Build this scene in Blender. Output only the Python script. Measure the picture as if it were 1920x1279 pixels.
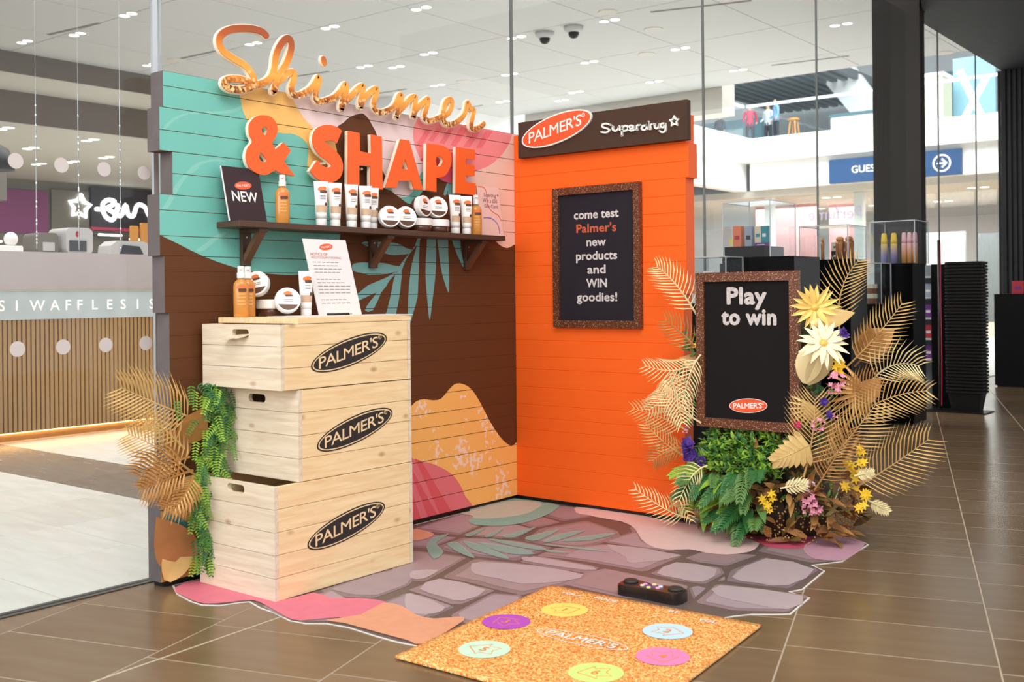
import bpy, bmesh, math, random
from mathutils import Vector, Matrix
from mathutils.geometry import tessellate_polygon

for _o in list(bpy.data.objects):
    bpy.data.objects.remove(_o, do_unlink=True)
SC = bpy.context.scene
COL = SC.collection
PI = math.pi

# ------------------------------------------------------------------ camera
cam = bpy.data.cameras.new('camera')
cam_o = bpy.data.objects.new('camera', cam)
COL.objects.link(cam_o)
cam_o.location = (3.627, -4.571, 1.12)
TH = math.radians(38.6)
_f = Vector((-math.sin(TH), math.cos(TH), 0)); _r = Vector((math.cos(TH), math.sin(TH), 0)); _u = Vector((0, 0, 1))
_roll = 0.0098
_rx = _r * math.cos(_roll) - _u * math.sin(_roll)
_ry = _r * math.sin(_roll) + _u * math.cos(_roll)
cam_o.matrix_world = Matrix(((_rx.x, _ry.x, -_f.x, 3.627), (_rx.y, _ry.y, -_f.y, -4.571), (_rx.z, _ry.z, -_f.z, 1.12), (0, 0, 0, 1)))
cam.sensor_width = 36.0
cam.lens = 1990.0 / 1920.0 * 36.0
cam.shift_y = -85.5 / 1920.0
cam.clip_end = 300
cam.clip_start = 0.05
SC.camera = cam_o
cam.dof.use_dof = True
cam.dof.focus_distance = 5.3
cam.dof.aperture_fstop = 4.0

# ------------------------------------------------------------------ light and exposure
SC.view_settings.view_transform = 'Standard'
SC.view_settings.look = 'None'
SC.view_settings.gamma = 1.0
SC.view_settings.use_curve_mapping = False
SC.view_settings.exposure = 0.0
SC.cycles.max_bounces = 7
SC.cycles.diffuse_bounces = 3
SC.cycles.glossy_bounces = 3
SC.cycles.transmission_bounces = 2
SC.cycles.transparent_max_bounces = 14
SC.cycles.adaptive_threshold = 0.035
W = bpy.data.worlds.new('mall_daylight'); SC.world = W; W.use_nodes = True
bgn = W.node_tree.nodes['Background']
bgn.inputs[0].default_value = (0.96, 0.98, 1.0, 1)
bgn.inputs[1].default_value = 0.95

def area(name, loc, size, power, target, color=(1, 1, 1), sy=None):
    l = bpy.data.lights.new(name, 'AREA'); l.energy = power; l.color = color
    l.shape = 'RECTANGLE' if sy else 'SQUARE'; l.size = size
    if sy: l.size_y = sy
    o = bpy.data.objects.new(name, l); COL.objects.link(o); o.location = loc
    o.rotation_euler = (Vector(target) - Vector(loc)).to_track_quat('-Z', 'Y').to_euler()
    return o
area('concourse_ceiling_light', (3.6, -4.0, 5.0), 2.8, 175, (0.5, -0.8, 0.5), (1.0, 0.95, 0.88))
area('concourse_side_fill', (0.9, -7.2, 2.8), 3.0, 150, (0.6, -1.0, 0.4), (0.97, 0.98, 1.0))  # unseen fill added to brighten the crate fronts and the orange wall
area('shop_ceiling_light', (-5.0, 1.5, 5.3), 5.0, 560, (-5.0, 1.5, 0), (1.0, 0.97, 0.93), 8.0)
area('hall_ceiling_light', (-8.0, 11.0, 5.3), 7.0, 330, (-8.0, 11.0, 0), (1.0, 0.99, 0.97), 8.0)

area('atrium_fill', (-5.0, 23.0, 13.0), 16.0, 8000, (-5.0, 24.5, 0), (0.97, 0.99, 1.0), 11.0)  # unseen fill lamp added to whiten the far gallery
area('far_shop_light', (-19.5, 9.0, 4.4), 5.0, 500, (-19.5, 9.0, 0), (1.0, 0.95, 0.88), 9.0)
area('lower_gallery_light', (-9.0, 34.0, 4.3), 12.0, 2200, (-9.0, 34.0, 0), (1.0, 0.98, 0.95), 6.0)

# ------------------------------------------------------------------ materials
def lin(c):
    return tuple(((x / 255.0) / 12.92 if x / 255.0 <= 0.04045 else ((x / 255.0 + 0.055) / 1.055) ** 2.4) for x in c)
MATS = {}
def mat(name, rgb, rough=0.6, metal=0.0, noise=0.06, scale=8.0, stretch=(1, 1, 1), emit=0.0, bump=0.0, spec=0.5):
    m = bpy.data.materials.new(name); m.use_nodes = True; nt = m.node_tree; b = nt.nodes['Principled BSDF']
    c = lin(rgb)
    b.inputs['Roughness'].default_value = rough; b.inputs['Metallic'].default_value = metal
    b.inputs['Specular IOR Level'].default_value = spec
    tc = nt.nodes.new('ShaderNodeTexCoord'); mp = nt.nodes.new('ShaderNodeMapping'); nz = nt.nodes.new('ShaderNodeTexNoise')
    mp.inputs['Scale'].default_value = stretch; nz.inputs['Scale'].default_value = scale; nz.inputs['Detail'].default_value = 4
    nt.links.new(tc.outputs['Object'], mp.inputs[0]); nt.links.new(mp.outputs[0], nz.inputs['Vector'])
    mx = nt.nodes.new('ShaderNodeMix'); mx.data_type = 'RGBA'
    mx.inputs[6].default_value = (*[max(0, x * (1 - noise * 1.6)) for x in c], 1); mx.inputs[7].default_value = (*[min(1, x * (1 + noise * 1.6)) for x in c], 1)
    nt.links.new(nz.outputs['Fac'], mx.inputs[0]); nt.links.new(mx.outputs[2], b.inputs['Base Color'])
    if emit:
        b.inputs['Emission Color'].default_value = (*c, 1); b.inputs['Emission Strength'].default_value = emit
    if bump:
        bp = nt.nodes.new('ShaderNodeBump'); bp.inputs['Strength'].default_value = bump; bp.inputs['Distance'].default_value = 0.01
        nt.links.new(nz.outputs['Fac'], bp.inputs['Height']); nt.links.new(bp.outputs[0], b.inputs['Normal'])
    MATS[name] = m
    return m
def nodes_of(name, rough=0.6, metal=0.0):
    m = bpy.data.materials.new(name); m.use_nodes = True; MATS[name] = m
    b = m.node_tree.nodes['Principled BSDF']; b.inputs['Roughness'].default_value = rough; b.inputs['Metallic'].default_value = metal
    return m, m.node_tree, b
def N(nt, t, **kw):
    n = nt.nodes.new(t)
    for k, v in kw.items(): setattr(n, k, v)
    return n
def ramp(nt, stops, interp='LINEAR'):
    r = nt.nodes.new('ShaderNodeValToRGB'); r.color_ramp.interpolation = interp
    e = r.color_ramp.elements
    while len(e) < len(stops): e.new(0.5)
    for i, (p, c) in enumerate(stops): e[i].position = p; e[i].color = (*lin(c), 1)
    return r
def mapped(nt, scale, loc=(0, 0, 0)):
    tc = nt.nodes.new('ShaderNodeTexCoord'); mp = nt.nodes.new('ShaderNodeMapping')
    mp.inputs['Scale'].default_value = scale; mp.inputs['Location'].default_value = loc
    nt.links.new(tc.outputs['Object'], mp.inputs[0]); return mp

def wood_mat(name, a, b_, knot, axis, rough=0.55):
    m, nt, b = nodes_of(name, rough)
    st = {'y': (16, 1.3, 16), 'x': (1.3, 16, 16), 'z': (16, 16, 1.3)}[axis]
    kn = {'y': (9, 5, 9), 'x': (5, 9, 9), 'z': (9, 9, 5)}[axis]
    mp = mapped(nt, st); n1 = N(nt, 'ShaderNodeTexNoise'); n1.inputs['Scale'].default_value = 3.2; n1.inputs['Detail'].default_value = 6; n1.inputs['Distortion'].default_value = 0.8
    nt.links.new(mp.outputs[0], n1.inputs['Vector'])
    r = ramp(nt, [(0.3, a), (0.7, b_)]); nt.links.new(n1.outputs['Fac'], r.inputs[0])
    mk = mapped(nt, kn); v = N(nt, 'ShaderNodeTexVoronoi'); v.inputs['Scale'].default_value = 1.0
    nt.links.new(mk.outputs[0], v.inputs['Vector'])
    k = ramp(nt, [(0.02, (255, 255, 255)), (0.13, (0, 0, 0))]); nt.links.new(v.outputs['Distance'], k.inputs[0])
    mx = N(nt, 'ShaderNodeMix', data_type='RGBA'); mx.inputs[7].default_value = (*lin(knot), 1)
    ml = N(nt, 'ShaderNodeMath', operation='MULTIPLY'); ml.inputs[1].default_value = 0.75
    nt.links.new(k.outputs[0], ml.inputs[0]); nt.links.new(ml.outputs[0], mx.inputs[0]); nt.links.new(r.outputs[0], mx.inputs[6]); nt.links.new(mx.outputs[2], b.inputs['Base Color'])
    return m
def glitter_mat(name, dark, mid, light, scale, rough=0.35, metal=0.3, p=(0.1, 0.6, 0.95)):
    m, nt, b = nodes_of(name, rough, metal)
    mp = mapped(nt, (1, 1, 1)); v = N(nt, 'ShaderNodeTexVoronoi'); v.inputs['Scale'].default_value = scale
    nt.links.new(mp.outputs[0], v.inputs['Vector'])
    sp = N(nt, 'ShaderNodeSeparateColor'); nt.links.new(v.outputs['Color'], sp.inputs[0])
    r = ramp(nt, [(p[0], dark), (p[1], mid), (p[2], light)]); nt.links.new(sp.outputs[0], r.inputs[0]); nt.links.new(r.outputs[0], b.inputs['Base Color'])
    return m
def glass_mat(name, tint=(0.96, 0.98, 0.97), refl=1.0, rough=0.0):
    m = bpy.data.materials.new(name); m.use_nodes = True; nt = m.node_tree; nt.nodes.clear(); MATS[name] = m
    o = N(nt, 'ShaderNodeOutputMaterial'); t = N(nt, 'ShaderNodeBsdfTransparent'); t.inputs[0].default_value = (*tint, 1)
    g = N(nt, 'ShaderNodeBsdfGlossy'); g.inputs['Roughness'].default_value = rough
    lw = N(nt, 'ShaderNodeLayerWeight'); lw.inputs[0].default_value = 0.5
    pw = N(nt, 'ShaderNodeMath', operation='POWER'); pw.inputs[1].default_value = 4.5; nt.links.new(lw.outputs['Facing'], pw.inputs[0])
    f = N(nt, 'ShaderNodeMath', operation='MULTIPLY_ADD'); f.inputs[1].default_value = 0.8; f.inputs[2].default_value = 0.025; nt.links.new(pw.outputs[0], f.inputs[0])
    ml = N(nt, 'ShaderNodeMath', operation='MULTIPLY'); ml.inputs[1].default_value = refl
    mx = N(nt, 'ShaderNodeMixShader'); nt.links.new(f.outputs[0], ml.inputs[0]); nt.links.new(ml.outputs[0], mx.inputs[0])
    nt.links.new(t.outputs[0], mx.inputs[1]); nt.links.new(g.outputs[0], mx.inputs[2]); nt.links.new(mx.outputs[0], o.inputs[0])
    return m
def film_mat(name, rgb, alpha):
    m = bpy.data.materials.new(name); m.use_nodes = True; nt = m.node_tree; b = nt.nodes['Principled BSDF']; MATS[name] = m
    mp = mapped(nt, (1, 1, 1)); nz = N(nt, 'ShaderNodeTexNoise'); nz.inputs['Scale'].default_value = 25; nt.links.new(mp.outputs[0], nz.inputs['Vector'])
    c = lin(rgb); mx = N(nt, 'ShaderNodeMix', data_type='RGBA'); mx.inputs[6].default_value = (*[x * .9 for x in c], 1); mx.inputs[7].default_value = (*[min(1, x * 1.08) for x in c], 1)
    nt.links.new(nz.outputs['Fac'], mx.inputs[0]); nt.links.new(mx.outputs[2], b.inputs['Base Color'])
    b.inputs['Roughness'].default_value = 0.55; b.inputs['Alpha'].default_value = alpha
    return m

# ------------------------------------------------------------------ mesh helpers
class Fr:
    def __init__(s, o, ex, ey):
        s.o = Vector(o); s.ex = Vector(ex).normalized(); s.ey = Vector(ey).normalized(); s.en = s.ex.cross(s.ey)
    def p(s, a, b, d=0.0): return s.o + s.ex * a + s.ey * b + s.en * d
LW = Fr((0, 0, 0), (0, 1, 0), (0, 0, 1))          # left display wall, normal +X
OW = Fr((0, 0, 0), (1, 0, 0), (0, 0, 1))          # orange wall, normal -Y
FL = Fr((0, 0, 0), (1, 0, 0), (0, 1, 0))          # floor, normal +Z
WL = {}
_TX = {}
def text2d(t, size=1.0, off=0.0, space=1.0, shear=0.0):
    k = (t, off, space, shear)
    if k not in _TX:
        c = bpy.data.curves.new('lettering', 'FONT'); c.body = t; c.size = 1.0; c.offset = off; c.space_character = space; c.shear = shear
        c.align_x = 'CENTER'; c.resolution_u = 3; c.fill_mode = 'FRONT'
        o = bpy.data.objects.new('lettering', c); COL.objects.link(o)
        dg = bpy.context.evaluated_depsgraph_get(); oe = o.evaluated_get(dg); me = oe.to_mesh()
        vs = [(v.co.x, v.co.y) for v in me.vertices]; fs = [tuple(p.vertices) for p in me.polygons]
        oe.to_mesh_clear(); bpy.data.objects.remove(o); bpy.data.curves.remove(c)
        _TX[k] = (vs, fs)
    vs, fs = _TX[k]
    return [(a * size, b * size) for a, b in vs], fs
def smooth_line(pts, k=3):
    out = []
    n = len(pts)
    for i in range(n - 1):
        p0 = pts[max(i - 1, 0)]; p1 = pts[i]; p2 = pts[i + 1]; p3 = pts[min(i + 2, n - 1)]
        for j in range(k):
            t = j / k
            out.append(tuple(0.5 * (2 * b + (c - a) * t + (2 * a - 5 * b + 4 * c - d) * t * t + (3 * b - a - 3 * c + d) * t ** 3) for a, b, c, d in zip(p0, p1, p2, p3)))
    out.append(tuple(pts[-1])); return out
def smooth_poly(pts, k=3):
    n = len(pts); out = []
    for i in range(n):
        p0, p1, p2, p3 = pts[i - 1], pts[i], pts[(i + 1) % n], pts[(i + 2) % n]
        for j in range(k):
            t = j / k
            out.append(tuple(0.5 * (2 * b + (c - a) * t + (2 * a - 5 * b + 4 * c - d) * t * t + (3 * b - a - 3 * c + d) * t ** 3) for a, b, c, d in zip(p0, p1, p2, p3)))
    return out
def ell(cx, cy, a, b, k=0.0, n=48, rot=0.0):
    r = []
    for i in range(n):
        t = 2 * PI * i / n; x = a * math.cos(t); y = b * math.sin(t)
        r.append((cx + x * math.cos(rot) - y * math.sin(rot), cy + x * math.sin(rot) + y * math.cos(rot) + k * x))
    return r
def rrect(x0, x1, y0, y1, r, n=5):
    o = []
    for cx, cy, a0 in ((x1 - r, y1 - r, 0), (x0 + r, y1 - r, 90), (x0 + r, y0 + r, 180), (x1 - r, y0 + r, 270)):
        for i in range(n + 1):
            a = math.radians(a0 + 90 * i / n); o.append((cx + r * math.cos(a), cy + r * math.sin(a)))
    return o
def tris(polys):
    flat = [p for q in polys for p in q]
    t = tessellate_polygon([[Vector((a, b, 0)) for a, b in q] for q in polys])
    res = []
    for a, b, c in t:
        A, B, C_ = flat[a], flat[b], flat[c]
        if (B[0] - A[0]) * (C_[1] - A[1]) - (B[1] - A[1]) * (C_[0] - A[0]) < 0: res.append((a, c, b))
        else: res.append((a, b, c))
    return flat, res
def clip(poly, ax, lim, keep_gt):
    out = []
    for i in range(len(poly)):
        p, q = poly[i - 1], poly[i]
        ip = (p[ax] >= lim) if keep_gt else (p[ax] <= lim); iq = (q[ax] >= lim) if keep_gt else (q[ax] <= lim)
        if ip != iq:
            t = (lim - p[ax]) / (q[ax] - p[ax]); out.append(tuple(p[k] + (q[k] - p[k]) * t for k in (0, 1)))
        if iq: out.append(q)
    return out
class MB:
    def __init__(s): s.v = []; s.f = []; s.m = []
    def add(s, vs, fs, m=0):
        n = len(s.v); s.v += [Vector(v) for v in vs]
        for f in fs: s.f.append(tuple(i + n for i in f)); s.m.append(m)
        return s
    def box(s, x0, x1, y0, y1, z0, z1, m=0):
        return s.add([(x0, y0, z0), (x1, y0, z0), (x1, y1, z0), (x0, y1, z0), (x0, y0, z1), (x1, y0, z1), (x1, y1, z1), (x0, y1, z1)],
                     [(0, 3, 2, 1), (4, 5, 6, 7), (0, 1, 5, 4), (1, 2, 6, 5), (2, 3, 7, 6), (3, 0, 4, 7)], m)
    def fbox(s, fr, a0, a1, b0, b1, d0, d1, m=0):
        P = [fr.p(a, b, d) for d in (d0, d1) for a, b in ((a0, b0), (a1, b0), (a1, b1), (a0, b1))]
        return s.add(P, [(0, 3, 2, 1), (4, 5, 6, 7), (0, 1, 5, 4), (1, 2, 6, 5), (2, 3, 7, 6), (3, 0, 4, 7)], m)
    def flat(s, polys, fr, d, m=0):
        fl, t = tris(polys); return s.add([fr.p(a, b, d) for a, b in fl], t, m)
    def prism(s, polys, fr, d0, d1, m=0, ms=None, back=True):
        if ms is None: ms = m
        fl, t = tris(polys)
        s.add([fr.p(a, b, d1) for a, b in fl], t, m)
        if back: s.add([fr.p(a, b, d0) for a, b in fl], [x[::-1] for x in t], ms)
        for q in polys:
            n = len(q)
            s.add([fr.p(a, b, d0) for a, b in q] + [fr.p(a, b, d1) for a, b in q], [(i, (i + 1) % n, n + (i + 1) % n, n + i) for i in range(n)], ms)
        return s
    def ribbon(s, pts, w, fr, d0, d1, m=0, ms=None, caps=6, step=0.0):
        dd = d1
        if ms is None: ms = m
        n = len(pts); L = []; R = []
        for i, p in enumerate(pts):
            a = pts[max(i - 1, 0)]; b = pts[min(i + 1, n - 1)]
            dx, dy = b[0] - a[0], b[1] - a[1]; l = math.hypot(dx, dy) or 1
            ww = w[i] if isinstance(w, (list, tuple)) else w
            L.append((p[0] - dy / l * ww, p[1] + dx / l * ww)); R.append((p[0] + dy / l * ww, p[1] - dx / l * ww))
        for i in range(n - 1):
            d1 = dd + step * i
            s.add([fr.p(*R[i], d1), fr.p(*R[i + 1], d1), fr.p(*L[i + 1], d1), fr.p(*L[i], d1)], [(0, 1, 2, 3)], m)
            s.add([fr.p(*L[i], d0), fr.p(*L[i + 1], d0), fr.p(*L[i + 1], d1), fr.p(*L[i], d1)], [(3, 2, 1, 0)], ms)
            s.add([fr.p(*R[i], d0), fr.p(*R[i + 1], d0), fr.p(*R[i + 1], d1), fr.p(*R[i], d1)], [(0, 1, 2, 3)], ms)
        if caps:
            d1 = dd - (1e-4 if step else 0)
            for p, ww in ((pts[0], w[0] if isinstance(w, (list, tuple)) else w), (pts[-1], w[-1] if isinstance(w, (list, tuple)) else w)):
                s.prism([ell(p[0], p[1], ww, ww, n=caps * 2)], fr, d0, d1, m, ms, back=False)
        return s
    def tube(s, pts, r, n=6, m=0, caps=True):
        pts = [Vector(p) for p in pts]; rings = []; k = len(pts)
        up = None
        for i, p in enumerate(pts):
            t = (pts[min(i + 1, k - 1)] - pts[max(i - 1, 0)]).normalized()
            if up is None: up = t.orthogonal().normalized()
            up = (up - t * up.dot(t)).normalized(); q = t.cross(up)
            rr = r[i] if isinstance(r, (list, tuple)) else r
            rings.append([p + (up * math.cos(2 * PI * j / n) + q * math.sin(2 * PI * j / n)) * rr for j in range(n)])
        b = [v for g in rings for v in g]; f = []
        for i in range(k - 1):
            for j in range(n): f.append((i * n + j, i * n + (j + 1) % n, (i + 1) * n + (j + 1) % n, (i + 1) * n + j))
        if caps: f.append(tuple(range(n))[::-1]); f.append(tuple((k - 1) * n + j for j in range(n)))
        return s.add(b, f, m)
    def lathe(s, prof, c=(0, 0, 0), n=20, m=0, mtx=None, sx=1.0, sy=1.0, cap=True):
        c = Vector(c); vs = []; f = []
        for r, z in prof:
            for j in range(n):
                v = Vector((r * math.cos(2 * PI * j / n) * sx, r * math.sin(2 * PI * j / n) * sy, z))
                vs.append(c + (mtx @ v if mtx else v))
        for i in range(len(prof) - 1):
            for j in range(n): f.append((i * n + j, i * n + (j + 1) % n, (i + 1) * n + (j + 1) % n, (i + 1) * n + j))
        if cap and prof[0][0] > 1e-5: f.append(tuple(range(n))[::-1])
        if cap and prof[-1][0] > 1e-5: f.append(tuple((len(prof) - 1) * n + j for j in range(n)))
        return s.add(vs, f, m)
    def loft(s, rings, m=0, caps=True):
        n = len(rings[0]); f = []
        for i in range(len(rings) - 1):
            for j in range(n): f.append((i * n + j, i * n + (j + 1) % n, (i + 1) * n + (j + 1) % n, (i + 1) * n + j))
        if caps: f.append(tuple(range(n))[::-1]); f.append(tuple((len(rings) - 1) * n + j for j in range(n)))
        return s.add([v for r in rings for v in r], f, m)
    def text(s, t, fr, cx, cy, size, d, m=0, off=0.0, space=1.0, shear=0.0, sx=1.0, k=0.0, width=None, thick=0.0, mirror=False):
        vs, fs = text2d(t, size, 0.0, space, shear)
        if not vs: return s
        x0 = min(a for a, b in vs); x1 = max(a for a, b in vs); xm = (x0 + x1) / 2
        if width: sx = width / (x1 - x0)
        if mirror: sx = -sx; fs = [f[::-1] for f in fs]
        q = [(cx + (a - xm) * sx, cy + b - size * 0.34 + k * (a - xm) * sx) for a, b in vs]
        w = off * size                                     # bold weight: shifted passes, each a hair above the last
        for i, (ox, oy) in enumerate(((0, 0), (1, 0), (-1, 0), (0, 1), (0, -1), (.7, .7), (-.7, .7), (.7, -.7), (-.7, -.7)) if w > 0 else ((0, 0),)):
            s.add([fr.p(a + ox * w, b + oy * w, d + thick + i * 2e-5) for a, b in q], fs, m)
        return s
    def build(s, name, mats, parent=None, smooth=False, local=False, bevel=0.0, merge=False):
        me = bpy.data.meshes.new(name)
        off = Vector((0, 0, 0)) if (local or parent is None) else WL.get(parent.name, Vector((0, 0, 0)))
        me.from_pydata([tuple(v - off) for v in s.v], [], s.f)
        if not isinstance(mats, (list, tuple)): mats = [mats]
        for m in mats: me.materials.append(MATS[m] if isinstance(m, str) else m)
        for p, mi in zip(me.polygons, s.m): p.material_index = mi; p.use_smooth = smooth
        if bevel or merge:
            bm = bmesh.new(); bm.from_mesh(me)
            bmesh.ops.remove_doubles(bm, verts=bm.verts, dist=1e-5)
            if bevel:
                es = [e for e in bm.edges if len(e.link_faces) == 2 and e.calc_face_angle(0) > 0.6]
                bmesh.ops.bevel(bm, geom=es, offset=bevel, segments=1, affect='EDGES', profile=0.5)
            bm.to_mesh(me); bm.free()
        me.update()
        return inst(name, me, parent, off)
def inst(name, me, parent=None, off=Vector((0, 0, 0))):
    o = bpy.data.objects.new(name, me); COL.objects.link(o)
    if parent is not None: o.parent = parent
    WL[o.name] = Vector(off)
    return o
def tag(o, label, cat, group=None):
    o['label'] = label; o['category'] = cat
    if group: o['group'] = group
    return o
def thing(name, label, cat, loc=(0, 0, 0), rot=(0, 0, 0), group=None):
    o = bpy.data.objects.new(name, None); COL.objects.link(o); o.empty_display_size = 0.05
    o.location = loc; o.rotation_euler = rot; WL[o.name] = Vector(loc)
    return tag(o, label, cat, group)
def struct(o): o['kind'] = 'structure'; return o
def copy_tree(o, parent=None):
    c = o.copy(); COL.objects.link(c); c.parent = parent; WL[c.name] = Vector(WL.get(o.name, (0, 0, 0)))
    for ch in list(o.children): copy_tree(ch, c)
    return c

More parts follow.
